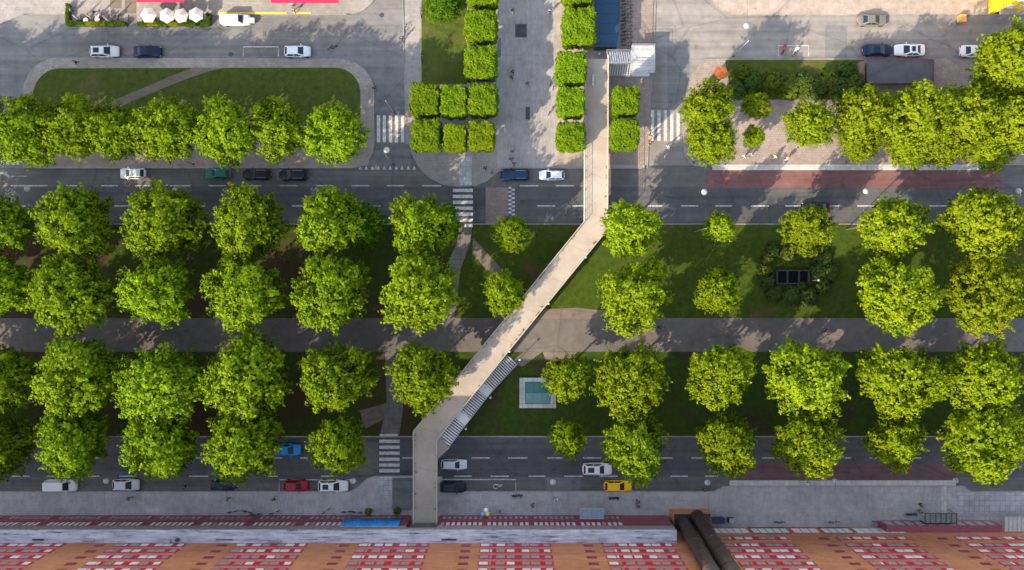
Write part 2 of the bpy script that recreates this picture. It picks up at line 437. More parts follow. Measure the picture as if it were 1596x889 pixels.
for i in range(10):
    x = 561.5+9.35*i; mb.sheet(pp([(x-2.6,264.5),(x+2.6,264.5),(x,258.5)]), .02)
tag(mb.build('give_way_marking', M['white']), kind='structure')
mb = MB(); stripe(mb, [(379,88),(379,73.3),(434,73.3),(434,88)], 1.4, .02); stripe(mb, [(1213,88),(1213,71.5),(1260,71.5),(1260,88)], 1.3, .02)
stripe(mb, [(435,766),(435,748),(550,748)], 1.4, .02); stripe(mb, [(685,753),(685,747.6),(804,747.6),(804,766)], 1.4, .02)
tag(mb.build('parking_bay_line', M['white']), kind='structure')
mb = MB(); stripe(mb, [(341,21),(447,21)], 2.6, .14); stripe(mb, [(458,21),(485,21)], 2.6, .14); stripe(mb, [(100,21),(107,21)], 2, .14)
tag(mb.build('yellow_line', M['yellow_line']), kind='structure')
mb = MB(); stripe(mb, [(806,765.6),(1007,765.6)], 1.1, .14); tag(mb.build('yellow_line', M['yellow_line']), kind='structure')
# wheelchair symbol: ring, back, seat and leg strokes
mb = MB(); stripe(mb, arc(772.5,758.5,3.4,40,330,16), 1.3, .02); stripe(mb, [(772.5,755),(776,755.5),(780.5,757)], 1.3, .024); stripe(mb, [(776,757.6),(778.5,758.6),(781.5,757.4)], 1.1, .028)
mb.sheet(pp([(782+1.1*math.cos(t),756.2+1.1*math.sin(t)) for t in [i*.7 for i in range(9)]]), .02)
tag(mb.build('wheelchair_symbol', M['white']), kind='structure')
mb = MB(); mb.sheet(pp([(0,270),(6,267.5),(13,268.6),(10,270),(17,275.5),(14,277.2),(5,272.5)]), .02); mb.sheet(pp(rect(17,274.2,42,275.8)), .024)
tag(mb.build('arrow_marking', M['white_faint']), kind='structure')
def stencil(px, py, txt, length, height):
    cu = bpy.data.curves.new('lettering', 'FONT'); cu.body = txt; cu.size = 1; cu.align_x = 'CENTER'; cu.align_y = 'CENTER'
    tmp = bpy.data.objects.new('tmp', cu); COL.objects.link(tmp)
    bpy.context.view_layer.update()
    dg = bpy.context.evaluated_depsgraph_get()
    me = bpy.data.meshes.new_from_object(tmp.evaluated_get(dg)); bpy.data.objects.remove(tmp)
    xs = [v.co.x for v in me.vertices]; ys = [v.co.y for v in me.vertices]
    w, h = max(xs)-min(xs), max(ys)-min(ys)
    for v in me.vertices:
        X, Y = (v.co.x-min(xs)-w/2)/w*length, (v.co.y-min(ys)-h/2)/h*height
        v.co = (-Y, X, 0)
    me.materials.clear(); me.materials.append(M['white_faint'])
    o = link(bpy.data.objects.new('road_lettering', me)); p = at(px, py); o.location = (p.x, p.y, .02)
    tag(o, kind='structure')
stencil(14, 307, 'BUSS', 2.6, 1.15); stencil(491, 306, 'BUSS', 2.6, 1.15)

# ------------------------------------------------------------------ trees
rng = np.random.default_rng(11)
def leaf_cloud(centers, outs, nl, spread, size, seed, upbias=.35, jit=.55):
    """diamond leaves around many spray centres -> vertex and face arrays"""
    g = np.random.default_rng(seed)
    C = np.repeat(centers, nl, 0); O = np.repeat(outs, nl, 0); n = len(C)
    off = g.normal(size=(n,3)); off /= np.linalg.norm(off, axis=1)[:,None]
    off *= (g.random(n)**.5)[:,None]*spread
    P = C+off
    nr = O*.75+off/spread*.45+g.normal(size=(n,3))*jit*.6; nr[:,2] += upbias
    nr /= np.linalg.norm(nr, axis=1)[:,None]
    t = np.cross(nr, g.normal(size=(n,3))); t /= np.linalg.norm(t, axis=1)[:,None]
    b = np.cross(nr, t)
    s = size*(.65+.7*g.random(n))[:,None]
    v = np.stack([P-t*s*.5, P+b*s*.36-nr*s*.06, P+t*s*.55, P-b*s*.36-nr*s*.06], 1).reshape(-1,3)
    return v

def quads_mesh(name, v, mat):
    n = len(v)//4; me = bpy.data.meshes.new(name)
    me.vertices.add(len(v)); me.vertices.foreach_set('co', v.astype(np.float32).ravel())
    me.loops.add(len(v)); me.loops.foreach_set('vertex_index', np.arange(len(v), dtype=np.int32))
    me.polygons.add(n); me.polygons.foreach_set('loop_start', np.arange(0, 4*n, 4, dtype=np.int32))
    me.polygons.foreach_set('loop_total', np.full(n, 4, dtype=np.int32))
    me.materials.append(mat); me.update(calc_edges=True); me.validate(); return me

def crown_arrays(seed, nt=1250, nl=15, size=.40, width=.40):
    """crown of leafy twigs that radiate from the axis and end on an uneven dome, radius 5.6 m"""
    g = np.random.default_rng(seed); RR = 5.6
    d = g.normal(size=(nt*2,3)); d /= np.linalg.norm(d, axis=1)[:,None]
    d = d[d[:,2] > -.55][:nt]; n = len(d)
    rad = np.empty(n)
    off = Vector((seed*3.1, seed*1.7, seed*.9))
    for k in range(n):
        v = Vector(d[k])
        a = mnoise.noise(v*1.5+off); b = mnoise.noise(v*3.4+off*2); c = mnoise.noise(v*8+off)
        rad[k] = .88+.32*a+.42*max(-.42, b)+.26*c
    rad = np.clip(rad, .50, 1.16)*(1-.10*np.maximum(0,-d[:,2]))
    inner = g.random(n) < .16
    rad[inner] *= g.uniform(.55,.85,inner.sum())
    tip = d*rad[:,None]*RR; tip[:,2] *= np.where(tip[:,2] < 0, .85, .98)
    ax = d*np.array([1,1,.75])+g.normal(size=(n,3))*.28; ax[:,2] += .10; ax /= np.linalg.norm(ax, axis=1)[:,None]
    L = g.uniform(1.0,2.3,n)
    C = np.repeat(tip, nl, 0); A = np.repeat(ax, nl, 0); LL = np.repeat(L, nl); D = np.repeat(d, nl, 0); m = len(C)
    t = g.random(m)**.85
    P = C-A*(t*LL)[:,None]
    lat = g.normal(size=(m,3)); lat -= A*np.sum(lat*A, 1)[:,None]
    P = P+lat*(width*(.25+.75*t))[:,None]*.62
    nr = D*.85+lat*.22+g.normal(size=(m,3))*.40+np.array([0,0,.22]); nr /= np.linalg.norm(nr, axis=1)[:,None]
    u = A+g.normal(size=(m,3))*.45; u -= nr*np.sum(u*nr, 1)[:,None]; u /= np.linalg.norm(u, axis=1)[:,None]
    w = np.cross(nr, u); s = size*(.6+.8*g.random(m))[:,None]
    return np.stack([P-u*s*.5, P+w*s*.34-nr*s*.05, P+u*s*.55, P-w*s*.34-nr*s*.05], 1).reshape(-1,3)

CROWNS = [quads_mesh('crown', crown_arrays(s), M['leaf']) for s in range(9)]
CROWNS_SMALL = [quads_mesh('crown', crown_arrays(s+40, 620, 13, .58, .62), M['leaf']) for s in range(3)]
def trunk_mesh(seed, hh, cr):
    g = random.Random(seed); mb = MB()
    mb.tube([(0,0,-.1),(0,0,.4),(g.uniform(-.1,.1),g.uniform(-.1,.1),hh*.35),(g.uniform(-.2,.2),g.uniform(-.2,.2),hh*.75)], [.36,.25,.2,.08], 10)
    for i in range(7):
        a = i*2.4+g.random(); z0 = hh*(.30+.05*i); L = cr*g.uniform(.55,.8)
        p0 = Vector((0,0,z0)); p1 = Vector((math.cos(a)*L*.5, math.sin(a)*L*.5, z0+L*.45)); p2 = Vector((math.cos(a)*L, math.sin(a)*L, z0+L*.75))
        mb.tube([p0,p1,p2], [.12,.08,.03], 6)
        for s in (-.5,.5):
            q = p1+Vector((math.cos(a+s), math.sin(a+s), .6))*L*.4; mb.tube([p1,q], [.05,.02], 5)
    return mb.mesh('trunk', M['bark'], True)
TRUNKS = [trunk_mesh(s, 16, 5.4) for s in range(4)]

tcount = [0]
def tree(px, py, d, label, group, sz=1.0, tint=(1,1,1), hgt=None, dy=1.0):
    k = tcount[0]; tcount[0] += 1
    hh = hgt or (6.0+.095*d)
    zc = hh*.63; rad = d/2*.1*(H-zc)/H
    p = at(px, py, zc)
    root = empty('broadleaf_tree', (p.x, p.y, .1), 0, label, 'tree', group)
    small = d < 60
    c = bpy.data.objects.new('crown', (CROWNS_SMALL[k % 3] if small else CROWNS[(k*5+k//9) % 9])); link(c, root)
    c.location = (0, 0, zc-.1); c.rotation_euler = (0, 0, k*2.399 % 6.28)
    s = rad/5.6*.94; q = random.Random(k*13+5); c.scale = (s*q.uniform(.92,1.12), s*q.uniform(.92,1.12), hh*.37/5.4*sz*q.uniform(.93,1.06))
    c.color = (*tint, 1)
    t = bpy.data.objects.new('trunk', TRUNKS[k % 4]); link(t, root); t.rotation_euler = (0,0,k*1.7)
    t.scale = (s, s, hh/16*.95)
    return root

ORD = ['first','second','third','fourth','fifth','sixth','seventh','eighth','ninth','tenth','eleventh','twelfth','thirteenth']
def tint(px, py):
    y = max(0, min(1, (px-500)/1100))          # warmer, brighter light of the east side painted into the leaf colour
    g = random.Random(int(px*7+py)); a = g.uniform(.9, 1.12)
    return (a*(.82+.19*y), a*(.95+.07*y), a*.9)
ROWS = [
 ('tree row on the kerbside island', 'north island row', [(38,208,112),(118,203,108),(186,206,104),(262,205,112),(352,208,112),(437,205,98),(523,211,96)], 'on the paved island beside the lawn'),
 ('upper median tree row west', 'row nearest the upper road', [(6,352,96),(120,346,124),(256,346,124),(386,348,118),(515,345,112),(655,352,104)], 'in the upper-road row west of the bridge'),
 ('second median tree row west', 'second row', [(0,446,100),(110,460,132),(248,456,124),(385,455,132),(520,455,122),(655,455,132)], 'in the row above the path west of bridge'),
 ('third median tree row west', 'third row', [(4,588,112),(122,588,128),(253,600,130),(385,586,134),(526,590,124),(657,590,112)], 'in the row below the path west of bridge'),
 ('lower median tree row west', 'row nearest the lower road', [(2,698,96),(114,692,116),(252,692,114),(382,694,116),(527,694,104)], 'in the lower-road row west of the bridge'),
 ('upper median tree row east', 'upper row', [(980,356,102),(1121,355,50),(1257,357,80),(1392,354,112),(1530,348,128)], 'in the upper-road row east of the bridge'),
 ('second median tree row east', 'second row', [(986,462,120),(1118,456,78),(1400,460,130),(1534,460,128)], 'in the row above the path east of bridge'),
 ('third median tree row east', 'third row', [(884,588,80),(984,596,116),(1122,585,118),(1258,590,128),(1400,592,124),(1532,588,118)], 'in the row below the path east of bridge'),
 ('lower median tree row east', 'lower row', [(884,685,70),(990,700,110),(1131,695,106),(1256,692,112),(1394,690,92),(1532,690,128)], 'in the lower-road row east of the bridge'),
 ('tree belt on the east plaza', 'east belt', [(1262,195,86),(1345,182,98),(1424,180,112),(1508,180,116),(1586,188,112)], 'in the dense belt on the east plaza'),
]
for grp, _, lst, where in ROWS:
    n = len(lst)
    for i, (x, y, d) in enumerate(lst):
        size = 'small young' if d < 60 else ('middle-sized' if d < 85 else ('broad' if d < 115 else 'very broad'))
        o = ORD[i]+' from left' if i < n-1 else 'rightmost'
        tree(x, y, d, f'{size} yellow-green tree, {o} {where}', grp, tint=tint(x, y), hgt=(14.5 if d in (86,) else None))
EXTRA = [
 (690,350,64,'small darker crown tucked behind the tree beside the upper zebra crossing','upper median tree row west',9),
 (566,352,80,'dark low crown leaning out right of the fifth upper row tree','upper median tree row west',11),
 (796,363,64,'small round tree between the checkered crossing and the footbridge','small trees by the footbridge',11),
 (784,458,72,'small tree leaning over the footbridge edge above the median path','small trees by the footbridge',12),
 (1104,172,86,'bright yellow-green tree just below the orange advertising column','trees at the east zebra crossing',15),
 (1108,222,84,'bright yellow-green tree at the kerb corner beside the white bus stop edge','trees at the east zebra crossing',14),
 (1178,166,46,'small slim tree right of the orange advertising column on the plaza','small plaza trees',8),
 (1176,213,36,'smallest plaza tree, low beside the people near the bus stop','small plaza trees',7),
 (1340,222,66,'low tree at the edge of the belt beside the white paving stub','tree belt on the east plaza',10),
 (1416,226,74,'low golden tree in front of the belt above the red bus stop','tree belt on the east plaza',11),
 (1470,228,70,'low tree in front of the belt over the right half of the bus stop','tree belt on the east plaza',11),
 (1540,232,72,'low tree in front of the belt at the right end of the bus stop','tree belt on the east plaza',11),
 (1572,94,116,'tall tree above the belt hiding the front of a white parked car','tree belt on the east plaza',17),
 (1548,148,84,'tree filling the gap below the tall corner tree right of the shed','tree belt on the east plaza',13),
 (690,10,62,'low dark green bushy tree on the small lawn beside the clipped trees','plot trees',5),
]
for x, y, d, lab, grp, hg in EXTRA:
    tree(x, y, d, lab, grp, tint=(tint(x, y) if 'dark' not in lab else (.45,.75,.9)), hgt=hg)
for y, d in ((205,112),(350,124),(455,128),(590,128),(695,114)):        # the rows run on beyond the left edge
    where = {205:'island', 350:'upper road', 455:'path top', 590:'path bottom', 695:'lower road'}[y]
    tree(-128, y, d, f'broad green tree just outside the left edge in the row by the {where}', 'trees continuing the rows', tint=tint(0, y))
for x, y in ((-48,200),(-200,200)):
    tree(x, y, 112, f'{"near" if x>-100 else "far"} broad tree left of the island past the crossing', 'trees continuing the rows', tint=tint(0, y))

# clipped box trees
def clipped_crown(seed):
    g = np.random.default_rng(seed); n = 1700; hx, hz = 2.15, 2.0
    f = g.random(n); P = np.zeros((n,3)); O = np.zeros((n,3))
    for i in range(n):
        if f[i] < .45: d = np.array([g.uniform(-1,1), g.uniform(-1,1), 1.]); o = (0,0,1)
        else:
            s = int(g.integers(4)); a = g.uniform(-1,1); z = g.uniform(-1,1)
            d = np.array([[1,a,z],[-1,a,z],[a,1,z],[a,-1,z]][s]); o = [(1,0,.1),(-1,0,.1),(0,1,.1),(0,-1,.1)][s]
        q = d/ (np.sum(np.abs(d)**6)**(1/6.))     # rounded box
        P[i] = q*np.array([hx,hx,hz])*(g.uniform(.88,1.0)+.17*mnoise.noise(Vector(q)*2.3+Vector((seed*5.,0,0)))+(.05 if g.random() < .05 else 0)); O[i] = o
    inner = g.uniform(-.85,.85,(260,3))*np.array([hx,hx,hz]); oi = np.tile(np.array([[0,0,1.]]),(260,1))
    return leaf_cloud(np.concatenate([P,inner]), np.concatenate([O,oi]), 10, .24, .27, seed+7, .25, .6)
CLIP = [quads_mesh('crown', clipped_crown(s), M['leaf_clip']) for s in range(4)]
mb = MB(); mb.tube([(0,0,-.1),(0,0,.5),(.03,.02,4.5)], [.2,.15,.11], 10)
for i in range(5): mb.tube([(0,0,3.2+.2*i),(math.cos(i*1.3)*1.2,math.sin(i*1.3)*1.2,5+.2*i)], [.07,.03], 6)
CTRUNK = mb.mesh('trunk', M['bark'], True)
BOX = [(752,-15,50,48,'topmost of the column left of the promenade'),(749,40,51,49,'second down the column left of the promenade'),(749,97,51,51,'third down the column left of the promenade'),
 (662,155,47,50,'top left of the block of six beside the side street'),(707,157,43,50,'top middle of the block of six beside the side street'),(752,155,47,50,'top right of the block of six beside the side street'),
 (664,210,47,48,'bottom left of the block of six, next to the zebra crossing'),(709,214,37,41,'smallest of the block of six, bottom middle'),(750,211,42,45,'bottom right of the block of six, at the promenade'),
 (901,-18,50,46,'topmost of the column right of the promenade'),(903,41,52,58,'tallest block of the column beside the blue pavilion roof'),(890,106,48,49,'third down the column left of the footbridge head'),
 (890,159,43,46,'fourth down the column left of the footbridge'),(890,212,45,44,'lowest of the column left of the footbridge'),(976,157,42,44,'upper of the pair right of the footbridge'),(974,209,44,46,'lower of the pair right of the footbridge')]
for k, (x, y, w, h, lab) in enumerate(BOX):
    top = 8.6; p = at(x, y, top-1); f = .1*(H-top)/H
    root = empty('clipped_tree', (p.x, p.y, .12), 0, f'box-clipped bright green tree, {lab}', 'tree', 'box clipped trees along the promenade')
    c = bpy.data.objects.new('crown', CLIP[k % 4]); link(c, root); c.location = (0,0,top-2.4)
    q = (k*7) % 4; c.rotation_euler = (0,0,q*math.pi/2)
    sx, sy = (w*f/4.5, h*f/4.5); c.scale = (sx, sy, 1.15) if q % 2 == 0 else (sy, sx, 1.15)
    c.color = (1.10,1.0,.9,1) if k in (7,8) else ((.9,.95,1,1) if k < 7 else (.95,1.05,1,1))
    t = bpy.data.objects.new('trunk', CTRUNK); link(t, root)

# shrubs
def shrub_arrays(seed):
    g = np.random.default_rng(seed); m = 90
    q = g.normal(size=(m,3)); q /= np.linalg.norm(q,axis=1)[:,None]; q[:,2] = np.abs(q[:,2])
    return leaf_cloud(q*(.7+.35*g.random((m,1))), q, 14, .22, .26, seed)
SHR = [quads_mesh('foliage', shrub_arrays(s+70), M['leaf_dark']) for s in range(3)]
mb = MB()
for i in range(5): mb.tube([(0,0,-.05),(math.cos(i*1.26)*.4,math.sin(i*1.26)*.4,.7)], [.05,.015], 5)
SSTEM = mb.mesh('stem', M['bark'])
def shrub(px, py, d, h, label, group, col=(1,1,1), k=0):
    p = at(px, py, h*.5); root = empty('shrub', (p.x, p.y, .12), k, label, 'shrub', group)
    c = bpy.data.objects.new('foliage', SHR[k % 3]); link(c, root); s = d*.041; c.scale = (s, s, h*.9); c.color = (*col, 1)
    t = bpy.data.objects.new('stem', SSTEM); link(t, root); t.scale = (s,s,h)
MOUND = [(1196,404,30),(1206,388,28),(1230,398,34),(1256,396,36),(1282,402,36),(1294,424,34),(1283,446,34),(1262,462,36),(1236,460,38),(1208,458,32),(1196,438,30),(1192,420,26),(1274,420,30),(1250,446,22)]
for k, (x, y, d) in enumerate(MOUND):
    pl = ['left of','upper left of','above','above the right end of','upper right of','right of','right below','below the right end of','below','lower left of','left below','directly left of','touching the right end of','at the lower edge of'][k]
    shrub(x, y, d, 1.5+.25*(k%4), f'dark green shrub {pl} the sunken vent opening', 'shrub mound round the vent shaft', (1.25,1.2,.9) if k in (0,11,2) else (.8,.95,1.1), k)
PSHR = [(1148,140,36),(1176,128,40),(1206,128,44),(1232,136,46),(1252,128,40),(1272,138,46),(1292,124,44),(1312,138,46),(1334,128,42),(1160,112,30),(1320,110,32)]
for k, (x, y, d) in enumerate(PSHR):
    shrub(x, y, d, 1.8+.2*(k%3), f'{ORD[k]} low bush counted along the shrub bed under the kerb of the back street', 'bushes in the plaza shrub bed', (1.5,1.5,.9) if k in (2,3,9,6) else (1.0,1.15,1.0), k)
for k, (x, y, lab) in enumerate(((574,798,'yellowish green pot plant left of the blue banner entrance'),(619,797,'dark green pot plant right of the blue banner entrance'))):
    p = at(x, y, .8); root = empty('potted_plant', (p.x, p.y, .124), 0, lab, 'plant', 'pot plants at the entrance')
    MB().lathe([(.28,0),(.38,.5),(.34,.5),(.3,.42)], n=14).build('pot', M['concrete'], root, True)
    c = bpy.data.objects.new('foliage', SHR[k]); link(c, root); c.location = (0,0,.45); c.scale = (.55,.55,.6); c.color = (2.4,2.0,.6,1) if k == 0 else (1.3,1.6,1,1)

# ------------------------------------------------------------------ footbridge
def deckmat():
    m, nt, out = newmat('bridge_deck_surface'); p = pos(nt)
    uv = N(nt, 'ShaderNodeUVMap').outputs['UV']; sx = N(nt, 'ShaderNodeSeparateXYZ'); nt.links.new(uv, sx.inputs[0])
    big = noisen(nt, p, .25, 5, .65); fine = noisen(nt, p, 6, 4, .7); mid = noisen(nt, p, 1.6, 6, .75)
    c = ramp(nt, big, [(.3, (.255,.22,.182)), (.7, (.36,.314,.262))])
    c = mixc(nt, .5, c, ramp(nt, fine, [(.3, (.7,.7,.7)), (.7, (1.2,1.2,1.2))]), 'MULTIPLY')
    e = mathn(nt, 'ABSOLUTE', mathn(nt, 'SUBTRACT', sx.outputs['Y'], .5))
    e2 = mathn(nt, 'ADD', mathn(nt, 'MULTIPLY', e, 1.5), mathn(nt, 'MULTIPLY', mid, .9))
    moss = ramp(nt, e2, [(1.02, (0,0,0)), (1.18, (.8,.8,.8))])
    c = mixc(nt, moss, c, ramp(nt, fine, [(.35, (.085,.08,.03)), (.65, (.19,.165,.065))]))
    # expansion joints
    w = N(nt, 'ShaderNodeMath', op='FRACT'); nt.links.new(mathn(nt, 'MULTIPLY', sx.outputs['X'], .17), w.inputs[0])
    c = mixc(nt, ramp(nt, w.outputs[0], [(.0, (1,1,1)), (.018, (0,0,0))]), c, (.2,.18,.16))
    bsdf(nt, out, c, .9, 0, .2, fine, .3); return m
M['deck'] = deckmat()
ZD = 5.0; HW = 1.67
CL = [at(929.5,92,ZD), at(928.3,352,ZD), at(663.0,678,ZD), at(663.0,815,ZD)]
def offset_line(pts, d):
    out = []
    for i, p in enumerate(pts):
        n = []
        if i > 0: t = (pts[i]-pts[i-1]).normalized(); n.append(Vector((t.y,-t.x,0)))
        if i < len(pts)-1: t = (pts[i+1]-pts[i]).normalized(); n.append(Vector((t.y,-t.x,0)))
        m = (sum(n, Vector())/len(n)).normalized(); out.append(p+m*(d/max(.3, m.dot(n[0]))))
    return out
bridge = empty('footbridge', (0,0,0), 0, 'long pale concrete footbridge crossing both roads and the tree-lined median', 'bridge')
def ribbon(name, d0, d1, z0, z1, mat, parent, uv=False):
    A, B = offset_line(CL, d0), offset_line(CL, d1); mb = MB()
    n = len(A); vs = []
    for i in range(n): vs += [(A[i].x,A[i].y,z1),(B[i].x,B[i].y,z1),(B[i].x,B[i].y,z0),(A[i].x,A[i].y,z0)]
    fs = []
    for i in range(n-1):
        a, b = 4*i, 4*i+4
        fs += [(a,b,b+1,a+1),(a+1,b+1,b+2,a+2),(a+2,b+2,b+3,a+3),(a+3,b+3,b,a)]
    fs += [(0,1,2,3),(4*n-1,4*n-2,4*n-3,4*n-4)]
    mb.add(vs, fs); o = mb.build(name, mat, parent)
    if uv:
        L = [0]
        for i in range(n-1): L.append(L[-1]+(CL[i+1]-CL[i]).length)
        ul = o.data.uv_layers.new(name='UVMap')
        for po in o.data.polygons:
            for li in po.loop_indices:
                vi = o.data.loops[li].vertex_index; ul.data[li].uv = (L[vi//4], 0 if vi%4 in (0,3) else 1)
    return o
ribbon('deck', -HW, HW, ZD-.45, ZD, M['deck'], bridge, True)
ribbon('edge_beam', -HW-.12, -HW, ZD-.6, ZD+.12, M['rail'], bridge)
ribbon('edge_beam', HW, HW+.12, ZD-.6, ZD+.12, M['rail'], bridge)
# girder below
ribbon('girder', -.7, .7, ZD-1.1, ZD-.452, M['concrete'], bridge)
for side in (-1, 1):
    ln = offset_line(CL, side*(HW+.06)); mb = MB()
    for h, r in ((1.15,.045),(.78,.02),(.45,.02)):
        mb.tube([p+Vector((0,0,h)) for p in ln], r, 6)
    for i in range(3):
        a, b = ln[i], ln[i+1]; k = int((b-a).length/1.5)
        for j in range(k+1):
            q = a.lerp(b, j/k)
            # the stair leaves the deck here
            if side == -1 and i == 2 and 0 < j < 3: continue
            mb.tube([q+Vector((0,0,.1)), q+Vector((0,0,1.15))], .028, 5)
    mb.build('railing', M['rail'], bridge)
for i, t in ((0,.12),(0,.62),(1,.03),(1,.36),(1,.70),(1,.97),(2,.86)):
    q = CL[i].lerp(CL[i+1], t); mb = MB()
    mb.tube([(q.x,q.y,-.1),(q.x,q.y,ZD-1.11)], .38, 14); mb.build('pier', M['concrete'], bridge, True)
# moss tufts along both edges
g = np.random.default_rng(5); cs = []
for i in range(3):
    for side in (-1,1):
        a, b = offset_line(CL, side*(HW-.12))[i], offset_line(CL, side*(HW-.12))[i+1]
        for j in range(int((b-a).length*1.7)):
            t = g.random()
            if mnoise.noise(Vector((t*14+i*3, side*2., .3))) < .02: continue
            q = a.lerp(b, t); cs.append((q.x+g.normal()*.08, q.y+g.normal()*.08, ZD+.05))
cs = np.array(cs); os_ = np.tile(np.array([[0,0,1.]]),(len(cs),1))
mo = link(bpy.data.objects.new('moss', quads_mesh('moss', leaf_cloud(cs, os_, 5, .16, .16, 3), M['leaf'])), bridge); mo['kind'] = 'stuff'; mo.color = (.75,.6,.6,1)

def stair(name, parts, width, label, cat, mat, pxs=True, lowrail=True):
    """parts: list of (px,py,z) nodes; equal z = landing"""
    root = empty(name, (0,0,0), 0, label, cat)
    nodes = [at(*n) for n in parts]
    def up(v, h): return v+Vector((0,0,h))
    for a, b in zip(nodes[:-1], nodes[1:]):
        d = Vector((b.x-a.x, b.y-a.y)); L = d.length; d /= L; n = Vector((-d.y, d.x)); dz = b.z-a.z
        if abs(dz) < .01:
            mb = MB(); c = ((a.x+b.x)/2, (a.y+b.y)/2); mb.obox(c, d, n, L/2-.005, width/2, a.z-.15, a.z)
            mb.build('landing', M[mat], root)
        else:
            mb = MB(); k = int(round(L/.37)); st = L/k
            for j in range(k):
                z = a.z+dz*(j+.5)/k; c = (a.x+d.x*st*(j+.5), a.y+d.y*st*(j+.5))
                mb.obox(c, d, n, st*.29, width/2-.06, z-.05, z)
            mb.build('steps', M[mat], root)
        for s in (-1, 1):
            o = Vector((n.x, n.y, 0))*s*(width/2-.02)
            mb = MB()
            mb.add([up(a+o,-.28),up(b+o,-.28),up(b+o,.06),up(a+o,.06),up(a+o*1.03,-.28),up(b+o*1.03,-.28),up(b+o*1.03,.06),up(a+o*1.03,.06)],
                   [(0,1,2,3),(7,6,5,4),(3,2,6,7),(0,4,5,1),(0,3,7,4),(1,5,6,2)])
            mb.tube([up(a+o,1.0), up(b+o,1.0)], .035, 6); mb.tube([up(a+o,.55), up(b+o,.55)], .018, 6)
            for j in range(int(L/1.4)+2):
                q = a.lerp(b, min(1, j*1.4/L))+o; mb.tube([q, up(q,1.0)], .022, 5)
            mb.build('handrail', M['steel'], root)
    for p in nodes[1:-1]:
        if p.z > .5: MB().tube([(p.x,p.y,-.1),(p.x,p.y,p.z-.16)], .12, 10).build('post', M['steel'], root, True)
    return root
# south-west stair beside the diagonal
st = stair('stair', [(689.5,693,5.0),(716,657.5,3.55),(725,646.5,3.55),(751,613,2.05),(760,602,2.05),(799,560.5,.16)], 2.0,
      'long grey metal stair descending beside the footbridge to the median path', 'stairs', 'steel_light')
w = at(684,706,5.0); 
mb = MB(); mb.prism([xy(678,684,5),xy(682,716,5),xy(700.5,699,5),xy(687,681,5)], 4.7, 4.99); mb.build('landing', M['deck'], st)
# north stair, two flights round a landing
stair('stair', [(946,90,5.0),(982,90,2.55),(1012,90,2.55)], 1.9, 'upper flight of the metal stair leaving the footbridge head below the blue pavilion', 'stairs', 'steel_light')
stair('stair', [(1012,109.5,2.55),(984,109.5,2.55),(946,109.5,.2)], 1.9, 'lower flight of the metal stair turning back under the footbridge head', 'stairs', 'steel_light')
hd = empty('stair_landing', at(998,99,0), 0, 'white metal corner landing joining the two stair flights at the footbridge head', 'landing')
mb = MB(); mb.box(-1.75,1.75,-2.1,2.1,2.56,2.66); mb.build('plate', M['slab_light'], hd)
for x, y in ((-1.4,-1.6),(1.4,-1.6),(1.4,1.6),(-1.4,1.6)): MB().tube([(x,y,0),(x,y,2.555)], .08, 8).build('leg', M['steel'], hd)
mb = MB()
for h in (1.0,.5): mb.tube([(-1.7,2.05,2.66+h),(1.7,2.05,2.66+h),(1.7,-2.05,2.66+h),(-1.7,-2.05,2.66+h)], .035, 6)
for x, y in ((1.7,2.05),(1.7,0),(1.7,-2.05),(0,2.05),(0,-2.05)): mb.tube([(x,y,2.66),(x,y,3.66)], .025, 5)
mb.build('railing', M['steel'], hd)
br = empty('bench', at(924,126,5), 0, 'small pale bench standing on the footbridge head beside the railing', 'bench')
MB().box(-.18,.18,-.85,.85,.40,.46).build('seat', M['slab_light'], br)
for y in (-.7,.7): MB().box(-.15,.15,y-.04,y+.04,0,.40).build('leg', M['steel_dark'], br)

# small rail lamps by the stair and bridge
def bollard_lamp(px, py, z, label, base=0.12, h=None):
    p = at(px, py, z); root = empty('post_lamp', (p.x, p.y, base), 0, label, 'lamp', 'slim lamps by the stair')
    t = z-base
    MB().tube([(0,0,0),(0,0,t-.18)], .05, 8).build('pole', M['steel'], root, True)
    MB().lathe([(.05,t-.18),(.17,t-.12),(.19,t),(.05,t+.08)], n=12).build('lamp_head', M['lamp_w'], root, True)
for x, y, z, lab in ((737,619.5,4.2,'slim white-headed lamp left of the middle stair landing'),(764.5,620,3.4,'slim white-headed lamp right of the middle stair landing'),
    (810,561,3.0,'slim white-headed lamp at the foot of the long stair'),(726,669,4.2,'slim white-headed lamp by the lower stair landing'),(855,473.5,6.2,'slim white-headed lamp beside the bridge over the median path'),
    (913,401,6.2,'slim white-headed lamp beside the bridge near the upper road'),(794,548,6.2,'slim white-headed lamp where bridge and stair part'),(1276,437,3.2,'slim white-headed lamp in the shrub mound')):
    bollard_lamp(x, y, z, lab)

# ------------------------------------------------------------------ hanging street lamps
def hanging_lamp(px, py, label, n0, n1):
    z = 8.0; p = at(px, py, z); root = empty('hanging_lamp', (p.x, p.y, z), 0, label, 'street lamp', 'lamps hung over the roads')
    MB().lathe([(.06,.28),(.20,.22),(.42,.02),(.46,-.10),(.40,-.16),(.1,-.2)], n=18).build('lamp_shade', M['lamp_w'], root, True)
    mb = MB(); y0 = (444.5-n0)*.1-p.y; y1 = (444.5-n1)*.1-p.y
    mb.tube([(0,y0,.9),(0,y0*.5,.55),(0,0,.30),(0,y1*.5,.55),(0,y1,.9)], .012, 4); mb.build('wire', M['steel_dark'], root)
    for n, w in ((n0, 'upper'), (n1, 'lower')):
        if n > 800: continue
        q = empty('lamp_mast', (p.x, (444.5-n)*.1, .12), 0, f'slim grey mast holding the {w} wire end of the {label.split(" over ")[0]}', 'mast', 'masts for the hung lamps')
        MB().tube([(0,0,0),(0,0,8.95)], [.09,.05], 8).build('pole', M['steel'], q, True)
        MB().lathe([(.17,0),(.15,.25),(.1,.3)], n=10).build('base', M['steel_dark'], q, True)
